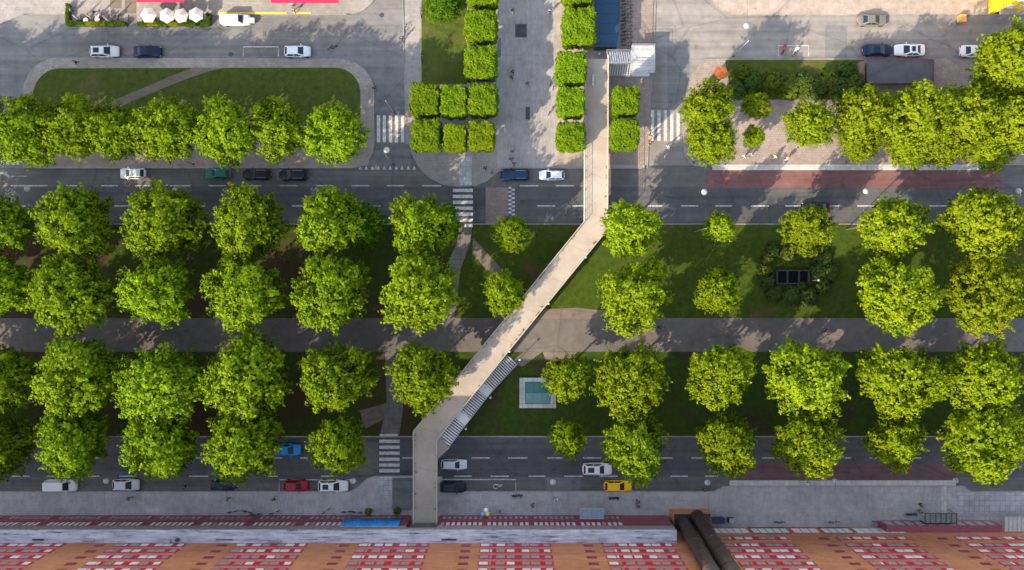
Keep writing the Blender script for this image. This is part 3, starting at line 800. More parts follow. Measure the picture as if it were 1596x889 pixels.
for x, y, lab, a, b in ((42,294.5,'far left hung lamp over the upper road by the lettering',256,362),(272,297,'second hung lamp over the upper road between two tree crowns',256,362),(602.5,234,'hung lamp over the side street mouth',176,256),
   (1098,299,'hung lamp over the upper road left of the red bus stop',254,362),(1350,298,'hung lamp over the upper road below the bus stop middle',254,358),(1588,298,'rightmost hung lamp over the upper road',254,362),
   (165,750,'leftmost hung lamp over the lower road',672,823),(550,750,'hung lamp over the lower road beside the white parked car',672,823),(862,752,'hung lamp over the lower road left of the yellow taxi',672,823),
   (1103,752.5,'hung lamp over the lower road left of the red bus lane',672,823),(1301,751,'hung lamp over the white edge of the lower bus stop',672,823),(1489.5,749.5,'hung lamp over the right end of the lower bus stop',672,823),(1164,40,'hung lamp over the back street corner',-30,88)):
    hanging_lamp(x, y, lab, a, b)

# ------------------------------------------------------------------ tall terracotta building on the south side
def facade_mat():
    m, nt, out = newmat('terracotta_panels'); p = pos(nt)
    mp = N(nt, 'ShaderNodeMapping'); mp.inputs['Rotation'].default_value = (R(90),0,0); nt.links.new(p, mp.inputs['Vector'])
    br = N(nt, 'ShaderNodeTexBrick'); nt.links.new(mp.outputs[0], br.inputs['Vector']); br.inputs['Scale'].default_value = 1
    br.inputs['Brick Width'].default_value = 2.6; br.inputs['Row Height'].default_value = .7; br.inputs['Mortar Size'].default_value = .02
    br.inputs['Color1'].default_value = (.46,.175,.085,1); br.inputs['Color2'].default_value = (.53,.21,.107,1); br.inputs['Mortar'].default_value = (.34,.12,.06,1)
    n = noisen(nt, p, .35, 5, .7); c = mixc(nt, .7, br.outputs['Color'], ramp(nt, n, [(.3,(.75,.72,.75)),(.7,(1.15,1.15,1.12))]), 'MULTIPLY')
    bsdf(nt, out, c, .7, 0, .3); return m
M['terra'] = facade_mat()
M['frame_red'] = plain('crimson_frames', (.42,.018,.065), .5)
M['pane_light'] = plain('blind_behind_glass', (.72,.68,.68), .3)
M['pane_grey'] = plain('grey_glass', (.32,.26,.27), .15, 0, .6)
M['slit'] = plain('dark_red_slit', (.22,.03,.04), .4)
M['podium'] = plain('dark_red_cladding', (.24,.065,.085), .6)
M['parapet'] = plain('parapet_grey', (.27,.25,.235), .8, var=.25)
def roofmat():
    m, nt, out = newmat('ledge_roof'); p = pos(nt)
    mp = N(nt, 'ShaderNodeMapping'); mp.inputs['Scale'].default_value = (.25, 2.2, 1); nt.links.new(p, mp.inputs['Vector'])
    f = noisen(nt, mp.outputs[0], 1.2, 7, .7); f2 = noisen(nt, p, .8, 5, .7)
    c = ramp(nt, f, [(.33, (.08,.082,.08)), (.45, (.40,.40,.44)), (.64, (.60,.60,.66))])
    c = mixc(nt, .6, c, ramp(nt, f2, [(.3,(.7,.7,.7)),(.6,(1.1,1.1,1.1))]), 'MULTIPLY')
    bsdf(nt, out, c, .75, 0, .3); return m
M['ledge'] = roofmat()
FY, PY, TOP, PT = -37.65, -35.85, 24.3, 8.8
tb = empty('terracotta_building', (0,FY,0), 0, 'tall terracotta building with crimson window bands along the lower street', 'building')
def part(name, mb, mats, smooth=False):
    o = mb.build(name, mats, tb, smooth); o.location = (0,-FY,0); return o
part('wall', MB().box(-130,130,-56,FY,-.1,TOP), M['terra'])
part('roof', MB().box(-130.2,130.2,-56.2,FY+.25,TOP+.002,TOP+.5), M['parapet'])
rr = random.Random(3)
pan = [(.0,.12),(.135,.165),(.225,.345),(.375,.48),(.585,.69),(.705,.825),(.90,.985)]
for k in range(-5, 6):
    x0 = -4.56+17.64*k
    for r_, zc in enumerate((6.7,10.2,13.05,15.9,18.75,21.6)):
        if r_ == 0 and x0 < 24: continue
        if r_ >= 1 and x0+10 < -90 or x0 > 92: continue
        mb = MB(); mb.box(x0, x0+10.2, FY, FY+.07, zc-.88, zc+1.28, 0)
        w0 = x0
        st = rr.random()
        for (a, b) in pan:
            lit = rr.random() < (.62 if st > .45 else .2)
            mb.box(x0+.1+a*10.0, x0+.1+b*10.0, FY+.07, FY+.10, zc-.60, zc+.48, 1 if lit else 2)
        mb.box(x0-.05, x0+10.25, FY+.0, FY+.16, zc+1.28, zc+1.38, 3)
        part('window', mb, [M['frame_red'], M['pane_light'], M['pane_grey'], M['terra']])
        xs = x0+10.2+4.7
        part('slit_window', MB().box(xs, xs+1.35, FY, FY+.05, zc-.45, zc+.5), M['slit'])
# ground floor glazing of the east half
for j, (a, b) in enumerate(((29.6,36.2),(36.6,42.4),(42.8,47),(47.4,52),(52.4,60))):
    mb = MB(); mb.box(a, b, FY, FY+.06, .6, 3.9, 0); n = int((b-a)/1.1)
    for i in range(n):
        x = a+.1+(b-a-.2)*i/n; mb.box(x+.04, x+(b-a-.2)/n-.12, FY+.06, FY+.09, 1.4, 3.7, 1)
    part('shop_window', mb, [[M['parapet'],M['steel_dark'],M['frame_red'],M['steel_dark'],M['parapet']][j], M['pane_light']])
# podium west of the pipes with a recess where the bridge arrives
for a, b in ((-130,-15.75),(-11.2,24.0)):
    part('podium', MB().box(a,b,FY+.003,PY,-.1,6.4), M['podium'])
    part('parapet', MB().box(a-.02,b+.02,FY+.003,PY+.04,6.402,PT-.06), M['parapet'])
part('shopfront', MB().box(57,74.6,FY+.003,FY+1.0,-.1,3.4), M['podium'])
for i in range(11): part('shop_window', MB().box(57.4+i*1.55,58.5+i*1.55,FY+1.0,FY+1.04,.8,2.9), M['pane_grey'])
part('recess', MB().box(-15.748,-11.202,FY+.003,FY+.5,-.1,PT-.06), M['parapet'])
part('lintel', MB().box(-15.748,-11.202,FY+.504,PY+.04,7.4,PT-.06), M['parapet'])
part('ledge_roof', MB().box(-130,24.05,FY+.003,PY+.12,PT-.058,PT+.05), M['ledge'])
for k in range(-15, 4):
    a = -15.9+7.7*k if k < 0 else -11.0+7.0*(k)+.0
    n = 8; 
    if k >= 0 and a+6.9 > 24: continue
    for zz0, zz1, mfr in ((4.6,6.2,0),(1.2,2.5,0)):
        mb = MB(); mb.box(a+.2, a+6.8, PY, PY+.05, zz0-.2, zz1+.1, 0)
        for i in range(n):
            x = a+.35+i*.81; mb.box(x, x+.46, PY+.05, PY+.08, zz0, zz1, 1 if (k*7+i*3) % 11 else 2)
        part('window_strip', mb, [M['frame_red'] if zz0 > 3 else M['podium'], M['pane_light'] if zz0 > 3 else M['pane_grey'], M['pane_grey']])
# vents, boxes and pipes lying on the ledge
for k, (px, w, d, h) in enumerate(((262,.9,.5,.5),(278,.5,.4,.6),(938,.6,.7,.5),(1030,.9,.3,.3),(60,1.6,.25,.15),(140,1.4,.3,.2),(435,.6,.35,.3),(700,2.2,.2,.15),(790,1.8,.25,.18),(905,1.2,.25,.2),(350,2.5,.12,.1),(520,2.0,.2,.12))):
    p = at(px, 841 if k % 3 else 842.5, PT)
    o = empty('roof_box', (p.x, p.y, PT+.05), 0, f'{["pale","dark","grey"][k%3]} low roof unit on the narrow ledge, {ORD[k]} counted along it', 'roof unit', 'units on the ledge roof')
    MB().box(-w/2,w/2,-d/2,d/2,.06,h).build('housing', [M['lamp_w'],M['steel_dark'],M['steel']][k%3], o)
    MB().box(-w/2+.05,w/2-.05,-d/2+.05,d/2-.05,0,.06).build('foot', M['steel_dark'], o)
# twin brown exhaust pipes on their brick base
base = empty('pipe_housing', (27.6,-36.2,.1), 0, 'low orange brick housing with dark grille top under the twin brown pipes', 'housing')
mb = MB(); mb.box(-3.0,2.9,-1.4,1.35,0,2.35); mb.build('wall', M['terra'], base)
mb = MB(); mb.box(-2.8,2.75,-1.4,1.15,2.352,2.5)
for i in range(14): mb.box(-2.7+i*.4,-2.55+i*.4,-1.3,1.1,2.5,2.58)
mb.build('grille', M['steel_dark'], base)
M['pipe'] = plain('brown_pipe_paint', (.050,.031,.026), .55, .1, var=.45)
for i, (b0, t0, lab) in enumerate(((at(1064,813,2.6), at(1105,884,23), 'left of the twin brown exhaust pipes climbing the terracotta wall'), (at(1087,806,2.6), at(1136,884,23), 'right of the twin brown exhaust pipes climbing the terracotta wall'))):
    e = empty('exhaust_pipe', b0, 0, lab, 'pipe', 'twin exhaust pipes'); d = (t0-b0)
    rad = 1.02 if i == 0 else 1.1
    MB().tube([(0,0,-.2), d*.25, d*.5, d*.75, d*1.18], rad, 28).build('pipe', M['pipe'], e, True)
    for t in (.03,.3,.55,.8,1.05):
        MB().tube([d*t, d*(t+.012)], rad+.05, 28).build('collar', M['pipe'], e, True)
# blue banner over the entrance
M['blue_ban'] = plain('blue_banner_cloth', (.02,.22,.62), .5, var=.5)
b = empty('blue_banner', (-21.2,PY+.12,4.9), 0, 'long bright blue banner on the dark red podium beside the footbridge end', 'banner')
mb = MB(); n = 24
for i in range(n):
    x0, x1 = -4.35+8.7*i/n, -4.35+8.7*(i+1)/n; f = lambda x: .12+.07*math.sin(x*2.1)+.04*math.sin(x*5)
    mb.add([(x0,f(x0),-2.2),(x1,f(x1),-2.2),(x1,f(x1)*.6,2.2),(x0,f(x0)*.6,2.2),(x0,f(x0)-.05,-2.2),(x1,f(x1)-.05,-2.2),(x1,f(x1)*.6-.05,2.2),(x0,f(x0)*.6-.05,2.2)], [(0,3,2,1),(4,5,6,7),(0,1,5,4),(3,7,6,2)])
mb.build('cloth', M['blue_ban'], b, True)
MB().tube([(-4.4,.02,2.25),(4.4,.02,2.25)], .05, 8).build('rod', M['steel'], b, True)
def canopy(name, x0, x1, y0, y1, z, mat, label, ribs, fmat='steel'):
    c = empty(name, ((x0+x1)/2, (y0+y1)/2, .124), 0, label, 'canopy'); hx, hy = (x1-x0)/2, (y1-y0)/2
    MB().box(-hx,hx,-hy,hy,z-.12,z-.06).build('roof', M[mat], c)
    mb = MB(); 
    for i in range(ribs+1): x = -hx+2*hx*i/ribs; mb.box(x-.03,x+.03,-hy-.02,hy+.02,z-.06,z+.01)
    for y in (-hy,hy): mb.box(-hx-.03,hx+.03,y-.04,y+.04,z-.058,z+.02)
    mb.build('frame', M[fmat], c)
    for a in (-1,1): MB().tube([(a*(hx-.1),hy-.1,0),(a*(hx-.1),hy-.1,z-.12)], .04, 8).build('post', M[fmat], c)
    return c
M['glass_roof'] = plain('pale_glass_roof', (.20,.27,.31), .2, 0, .6)
M['green_glass'] = plain('greenish_glass_roof', (.16,.19,.17), .25, 0, .6)
canopy('glass_canopy', 10.4, 13.95, -35.5, -33.95, 3.5, 'glass_roof', 'pale blue glass canopy over a shop door on the south pavement', 5)
c = canopy('bus_shelter', 63.2, 68.0, -36.4, -34.9, 2.6, 'green_glass', 'grey-green glass bus shelter at the end of the white paving stub', 6, 'steel_dark')
MB().box(-1.6,1.6,-.7,-.3,.42,.47).build('seat', M['wood'], c); MB().box(-2.3,2.3,-.78,-.74,.2,2.3).build('rear_pane', M['glass_roof'], c)
canopy('lattice_canopy', 75.0, 84.0, -37.5, -35.3, 3.2, 'canvas', 'white ribbed canopy at the right end of the lower pavement', 14, 'lamp_w')
w = empty('waste_container', at(1118,811,.8), 0, 'long dark blue waste container right of the pipe housing', 'container', 'waste containers'); w.location.z=.124
MB().box(-1.0,1.0,-.4,.4,.12,1.1).build('bin', M['glass'], w); MB().box(-1.03,1.03,-.43,.43,1.102,1.18).build('lid', plain('navy_plastic',(.02,.035,.09),.5), w)
w = empty('waste_container', at(1139,811,.8), 0, 'short pale-lidded waste container beside the long navy one', 'container', 'waste containers'); w.location.z=.124
MB().box(-.5,.5,-.35,.35,.12,1.0).build('bin', M['glass'], w); MB().box(-.3,.53,-.38,.38,1.002,1.08).build('lid', M['slab_light'], w)

# ------------------------------------------------------------------ other buildings
M['navy_roof'] = plain('navy_roof', (.012,.045,.095), .45, .2, var=.2)
pv = empty('pavilion', at(946,20,0), 0, 'narrow pavilion with a dark navy metal roof beside the clipped trees', 'building')
a, b_ = at(925.5,-90,3.6), at(966,73,3.6); cx, cy = pv.location.x, pv.location.y
MB().box(a.x-cx,b_.x-cx,b_.y-cy,a.y-cy,3.4,3.6).build('roof', M['navy_roof'], pv)
mb = MB(); x0, x1, y0, y1 = a.x-cx, b_.x-cx, b_.y-cy, a.y-cy
for i in range(11): mb.box(x0+.05,x1-.05,y0+.5+i*1.5,y0+.54+i*1.5,3.602,3.64)
for s in (x0,x1-.12): mb.box(s,s+.12,y0,y1,3.6,3.72)
mb.build('seam', M['navy_roof'], pv)
MB().box(x0+.25,x1-.25,y0+.35,y1-.3,.1,3.398).build('wall', M['steel_dark'], pv)
for i in range(6): MB().box(x1-.25,x1-.2,y0+1.0+i*2.4,y0+2.8+i*2.4,.8,2.6).build('window', M['glass'], pv)

M['yellow_wall'] = plain('yellow_plaster', (.85,.53,.01), .8)
yb = empty('yellow_building', at(1560,0,0), 0, 'bright yellow plastered building at the top right corner', 'building')
MB().box(-2.0,2.4,-2.2,18,0,13).build('wall', M['yellow_wall'], yb)
MB().box(-2.3,2.7,-2.5,18.3,13.002,13.4).build('roof', M['parapet'], yb)
for z in (3.3,6.6,9.8):
    for x in (-1.3,.6): MB().box(x,x+1.1,-2.26,-2.2,z,z+1.4).build('window', M['pane_light'], yb)
    for y in (0,3,6): MB().box(-2.06,-2.0,y,y+1.1,z,z+1.4).build('window', M['pane_light'], yb)
MB().box(-1.7,.9,-3.1,-2.2,2.7,2.85).build('door_canopy', M['pave_sand'], yb); MB().box(-1.1,.3,-2.25,-2.2,.1,2.4).build('door', M['glass'], yb)

cb = empty('cream_building', at(330,-22,0), 0, 'cream plastered building above the red awnings on the side street', 'building')
MB().box(-24,24,0,12,0,13).build('wall', M['pave_sand'], cb); MB().box(-24.3,24.3,-.3,12.3,13.002,13.5).build('roof', M['parapet'], cb)
for i in range(12):
    for z in (4.6,7.8,10.6): MB().box(-22+i*4,-20.6+i*4,-.06,0,z,z+1.7).build('window', M['glass'], cb)
def awning(px0, px1, py, lab):
    z = 2.7; a = at(px0, py, z); b = at(px1, py, z); L = b.x-a.x; yb_ = at(0,-22).y-.0
    e = empty('awning', (a.x, a.y, 0), 0, lab, 'awning', 'red shop awnings'); D = yb_-a.y
    n = 12; mb = MB()
    for i in range(n):
        x0, x1 = L*i/n, L*(i+1)/n
        mb.add([(x0,0,z),(x1,0,z),(x1,D-.02,z+.9),(x0,D-.02,z+.9),(x0,0,z-.04),(x1,0,z-.04),(x1,D-.02,z+.86),(x0,D-.02,z+.86)], [(0,1,2,3),(7,6,5,4),(0,4,5,1),(3,2,6,7)])
        mb.box(x0+.02,x1-.02,-.03,-.005,z-.25,z)
    mb.build('canvas', M['red_canvas'], e)
    for x in (.1, L-.1): MB().tube([(x,.05,z-.06),(x,D-.05,z-.3)], .03, 6).build('arm', M['steel'], e)
awning(212, 287, 2.6, 'shorter red shop awning above the white parasols'); awning(422, 528, 4.2, 'longer red shop awning above the yellow kerb line')
# flat-roofed dark shed on the plaza edge
sh = empty('flat_shed', at(1398,112,0), 0, 'low flat-roofed dark grey shed with brick end walls below the parked cars', 'shed')
z = 2.6; a = at(1352,130,z); b_ = at(1454,93.5,z); cx, cy = sh.location.x, sh.location.y
MB().box(a.x-cx,b_.x-cx,a.y-cy,b_.y-cy,z-.25,z).build('roof', asphalt('roof_felt', (.10,.10,.108), streak=False), sh)
mb = MB(); mb.box(b_.x-cx,b_.x-cx+.15,a.y-cy,b_.y-cy,z-.3,z+.12); mb.box(a.x-cx,b_.x-cx,b_.y-cy,b_.y-cy+.12,z-.3,z+.06); mb.build('roof_edge', M['slit'], sh)
MB().box(a.x-cx+.3,b_.x-cx-.3,a.y-cy+.2,b_.y-cy-.2,.1,z-.252).build('wall', M['brickred'], sh)
MB().box(a.x-cx-.75,a.x-cx-.02,a.y-cy,b_.y-cy,.1,1.7).build('side_wall', paving('end_bricks', (.26,.16,.12), .3, .2), sh)
# dark sunken vent in the shrub mound
M['parapet_dark'] = plain('weathered_concrete', (.04,.042,.042), .95, 0, .1)
v = empty('vent_shaft', at(1233,432,0), 0, 'sunken concrete vent with three black openings inside the shrub mound', 'vent')
mb = MB(); 
for x in (-2.45,-.85,.95,2.45): mb.box(x-.12,x+.12,-.95,.95,0,1.0)
for y in (-1.0,1.0): mb.box(-2.57,2.57,y-.1,y+.1,0,1.0)
mb.build('frame', M['parapet_dark'], v)
black = plain('black_grate', (.006,.006,.009), .95, 0, .03)
for x0, x1 in ((-2.3,-1.0),(-.7,.8),(1.1,2.3)):
    mb = MB(); mb.box(x0,x1,-.88,.88,.72,.76)
    for i in range(6): mb.box(x0+.02,x1-.02,-.8+i*.29,-.77+i*.29,.762,.80)
    mb.build('grate', black, v)
# teal skylight on a pale plinth
teal = lambda n, c: plain(n, c, .25, 0, .6)
s_ = empty('skylight', at(838,612,0), 0, 'teal glass skylight on a square pale concrete plinth in the lawn', 'skylight')
mb = MB(); mb.box(-2.85,2.85,-2.35,-1.75,.1,.6); mb.box(-2.85,2.85,1.75,2.35,.1,.6); mb.box(-2.85,-1.95,-1.75,1.75,.1,.6); mb.box(1.95,2.85,-1.75,1.75,.1,.6)
mb.build('plinth', M['slab_light'], s_)
mb = MB(); mb.add([(-1.9,-1.7,.5),(1.9,-1.7,.5),(1.9,0,.95),(-1.9,0,.95)], [(0,1,2,3)]); mb.add([(-1.9,-1.7,.45),(1.9,-1.7,.45),(1.9,0,.9),(-1.9,0,.9)], [(3,2,1,0)]); mb.build('lower_pane', teal('teal_glass', (.055,.17,.16)), s_)
mb = MB(); mb.add([(-1.9,0,.95),(1.9,0,.95),(1.9,1.7,.5),(-1.9,1.7,.5)], [(0,1,2,3)]); mb.add([(-1.9,0,.9),(1.9,0,.9),(1.9,1.7,.45),(-1.9,1.7,.45)], [(3,2,1,0)]); mb.build('upper_pane', teal('teal_glass_shaded', (.02,.115,.105)), s_)  # darker glass colour paints shade onto the north slope
mb = MB()
for x in (-1.9,-.65,.6,1.9): mb.tube([(x,-1.7,.53),(x,0,.98),(x,1.7,.53)], .018, 5)
mb.build('glazing_bar', M['steel_dark'], s_)
# advertising column with an orange dome
p = at(1124.5,112.5,4.2); ac = empty('advertising_column', (p.x,p.y,.12), 0, 'dark round advertising column with an orange domed top at the plaza corner', 'column')
MB().lathe([(.75,0),(.75,.3),(.68,.32),(.68,3.4),(.75,3.42),(.75,3.55)], n=24).build('shaft', M['plastic'], ac, True)
mb = MB(); mb.lathe([(1.0,3.552),(1.02,3.7),(.85,3.95),(.5,4.2),(.15,4.32),(.05,4.5)], n=24); mb.build('dome', plain('orange_dome', (.62,.16,.03), .5, var=.4), ac, True)
bx = empty('crate', at(1498,30,.4), 0, 'orange wooden crate alone on the sandy pavement near the yellow building', 'crate'); bx.location.z = .12
mb = MB()
for i in range(4): mb.box(-.5,.5,-.55+.28*i,-.3+.28*i,.9,.94)
mb.box(-.5,.5,-.5,-.46,0,.9); mb.box(-.5,.5,.46,.5,0,.9); mb.box(-.5,-.46,-.46,.46,0,.9); mb.box(.46,.5,-.46,.46,0,.9); mb.build('box', plain('orange_wood', (.60,.30,.08), .7), bx)

# ------------------------------------------------------------------ cars
def rrect(x0, x1, hw, r, tagged=True):
    """rounded rectangle loop, ccw from front right; returns points, tags per segment"""
    pts, tg = [], []
    def corner(cx, cy, a0):
        for i in range(4):
            t = R(a0+30*i); pts.append((cx+r*math.cos(t), cy+r*math.sin(t))); tg.append('c' if i < 3 else None)
    corner(x1-r, -hw+r, -90); tg[-1] = 'f'
    corner(x1-r, hw-r, 0); tg[-1] = 'l'
    pts.append((x0+(x1-x0)*.5+.05, hw)); tg.append('p'); pts.append((x0+(x1-x0)*.5-.05, hw)); tg.append('l')
    corner(x0+r, hw-r, 90); tg[-1] = 'b'
    corner(x0+r, -hw+r, 180); tg[-1] = 'r'
    pts.append((x0+(x1-x0)*.5-.05, -hw)); tg.append('p'); pts.append((x0+(x1-x0)*.5+.05, -hw)); tg.append('r')
    return pts, tg
CARS = {}
def make_car_type(kind, L, W, Hh, hood, belt, xb, xf, rb, rf):
    """hood: bonnet height; cabin base from xb to xf, roof from rb to rf"""
    hull = MB(); st = []
    xs = [-1,-.985,-.93,-.8,-.6,-.3,0,.3,.55,.72,.86,.94,.985,1]
    for t in xs:
        x = t*L/2
        w = W/2*(1-.20*abs(t)**6-.07*max(0,t)**3)*(.90 if abs(t) > .99 else 1)
        if x > xf-.1: zt = hood-(x-xf)/(L/2-xf)*.13
        elif x < xb: zt = belt-.02-.04*(xb-x)
        else: zt = belt
        if abs(t) > .97: zt -= .22 if abs(t) < .99 else .34
        elif abs(t) > .92: zt -= .05
        zb = .22 if abs(t) < .95 else .32
        st.append([(x,-w*.86,zb),(x,-w*.98,zb+.16),(x,-w,.62 if abs(t)<.99 else .55),(x,-w*.965,zt-.08),(x,-w*.86,zt-.01),(x,-w*.45,zt+.025),(x,0,zt+.03),
                   (x,w*.45,zt+.025),(x,w*.86,zt-.01),(x,w*.965,zt-.08),(x,w,.62 if abs(t)<.99 else .55),(x,w*.98,zb+.16),(x,w*.86,zb)])
    n = len(st[0]); vs = [v for s in st for v in s]; fs = []
    for i in range(len(st)-1):
        for j in range(n):
            fs.append((i*n+j, (i+1)*n+j, (i+1)*n+(j+1)%n, i*n+(j+1)%n))
    fs.append(tuple(range(n))); m=(len(st)-1)*n; fs.append(tuple(range(m+n-1,m-1,-1)))
    hull.add(vs, [f[::-1] for f in fs])
    l0, tg = rrect(xb, xf, W/2*.90, .18); l1, _ = rrect(rb, rf, W/2*.72, .16); l2, _ = rrect(rb+.1, rf-.1, W/2*.62, .14)
    z0, z1 = belt+.0, Hh-.07; nn = len(l0)
    A = [(x,y,z0) for x,y in l0]; B = [(x,y,z1) for x,y in l1]; C = [(x,y,Hh) for x,y in l2]
    glass = {'f':MB(),'b':MB(),'l':MB(),'r':MB()}
    for i in range(nn):
        j = (i+1)%nn; q = [A[i],A[j],B[j],B[i]]
        t = tg[i]
        if t in glass: glass[t].add(q, [(0,1,2,3)])
        else: hull.add(q, [(0,1,2,3)])
        hull.add([B[i],B[j],C[j],C[i]], [(0,1,2,3)])
    hull.add(C, [tuple(range(nn))])
    for s in (-1,1):
        pass
    d = {'body': hull.mesh('body', M['lamp_w'], True)}
    d['windscreen'] = glass['f'].mesh('windscreen', M['glass']); d['rear_window'] = glass['b'].mesh('rear_window', M['glass'])
    d['wl'] = glass['l'].mesh('side_window', M['glass']); d['wr'] = glass['r'].mesh('side_window', M['glass'])
    mb = MB(); mb.lathe([(.2,-.11),(.31,-.11),(.33,-.07),(.33,.07),(.31,.11),(.2,.11)], n=18); d['wheel'] = mb.mesh('wheel', M['tyre'], True)
    mb = MB(); mb.lathe([(.06,.07),(.19,.112),(.198,.10),(.198,-.1)], n=12); d['rim'] = mb.mesh('rim', M['rim'])
    mb = MB(); mb.add([(-.12,-.2,0),(.1,-.24,-.05),(.16,.1,-.06),(-.14,.16,.015),(-.12,-.2,-.12),(.1,-.24,-.14),(.16,.1,-.14),(-.14,.16,-.12)], [(0,1,2,3),(4,7,6,5),(0,4,5,1),(1,5,6,2),(2,6,7,3),(3,7,4,0)])
    d['headlight'] = mb.mesh('headlight', M['headlight']); mb = MB(); mb.box(-.05,.05,-.17,.17,-.1,.1); d['tail_light'] = mb.mesh('tail_light', M['taillight'])
    mb = MB(); mb.box(-.07,.07,-.1,.1,-.07,.07); d['mirror'] = mb.mesh('mirror', M['plastic'])
    mb = MB(); mb.box(rb+.35,rb+.35+(rf-rb)*.45,-W/2*.42,W/2*.42,Hh+.002,Hh+.02); d['sunroof'] = mb.mesh('sunroof', M['glass'])
    mb = MB(); mb.tube([(rb+.2,0,0),(rb+.3,0,.06),(rf-.4,0,.06),(rf-.25,0,0)], .02, 6); d['roof_rail'] = mb.mesh('roof_rail', M['steel'])
    mb = MB(); mb.box(-.02,.01,-.26,.26,-.06,.06); d['plate'] = mb.mesh('number_plate', M['lamp_w'])
    d['dim'] = (L,W,Hh,belt,hood,xf,rb,rf); CARS[kind] = d
make_car_type('hatch', 4.05,1.76,1.47,.92,.98,-1.85,.95,-1.45,.22)
make_car_type('wagon', 4.60,1.82,1.48,.90,.97,-2.12,.98,-1.80,.20)
make_car_type('sedan', 4.65,1.82,1.43,.90,.96,-1.55,1.0,-.95,.25)
make_car_type('suv', 4.55,1.86,1.66,1.02,1.10,-2.1,1.0,-1.85,.3)
make_car_type('van', 4.95,1.92,1.95,1.08,1.15,-2.42,1.35,-2.36,.75)
PAINT = {}
def car(px, py, kind, colname, col, label, head=0, sunroof=False, rails=False, length=None, metal=0, rot=0):
    d = CARS[kind]; L,W,Hh,belt,hood,xf,rb,rf = d['dim']
    p = at(px, py, .8)
    e = empty('parked_car' if 'parked' in label or 'bay' in label else 'car', (p.x, p.y, .02), R(180 if head else 0)+R(rot), label, 'car', 'cars along the streets')
    if length: e.scale = (length/L,)*3
    if colname not in PAINT: PAINT[colname] = paint('car_paint_'+colname, col, metal)
    def ad(mesh, name, loc=(0,0,0), rot=(0,0,0), parent=e, sc=None):
        o = bpy.data.objects.new(name, mesh); link(o, parent); o.location = loc; o.rotation_euler = rot
        if sc: o.scale = sc
        return o
    b = ad(d['body'], 'body'); b.material_slots[0].link = 'OBJECT'; b.material_slots[0].material = PAINT[colname]
    ad(d['windscreen'],'windscreen'); ad(d['rear_window'],'rear_window')
    if kind != 'van': ad(d['wl'],'side_window'); ad(d['wr'],'side_window')
    else:
        for k_ in ('wl','wr'): o = ad(d[k_],'side_panel'); o.material_slots[0].link='OBJECT'; o.material_slots[0].material = PAINT[colname]
    for x in (-L*.30, L*.31):
        for s in (-1,1):
            w = ad(d['wheel'],'wheel',(x,s*(W/2-.10),.33),(R(-90*s),0,0)); ad(d['rim'],'rim',parent=w)
    for s in (-1,1):
        ad(d['headlight'],'headlight',(L/2-.26,s*(W/2-.30),hood-.16),sc=(1,s,1)); ad(d['tail_light'],'tail_light',(-L/2+.06,s*(W/2-.26),belt-.24))
        m = ad(d['mirror'],'mirror',(xf-.35,s*(W/2+.07),belt+.06)); m.material_slots[0].link='OBJECT'; m.material_slots[0].material=PAINT[colname]
        if rails: ad(d['roof_rail'],'roof_rail',(0,s*W/2*.66,Hh-.03))
    ad(d['plate'],'number_plate',(-L/2-.005,0,.6))
    if sunroof: ad(d['sunroof'],'sunroof')
    return e
SIL, WHT = (.50,.52,.55), (.66,.66,.66)
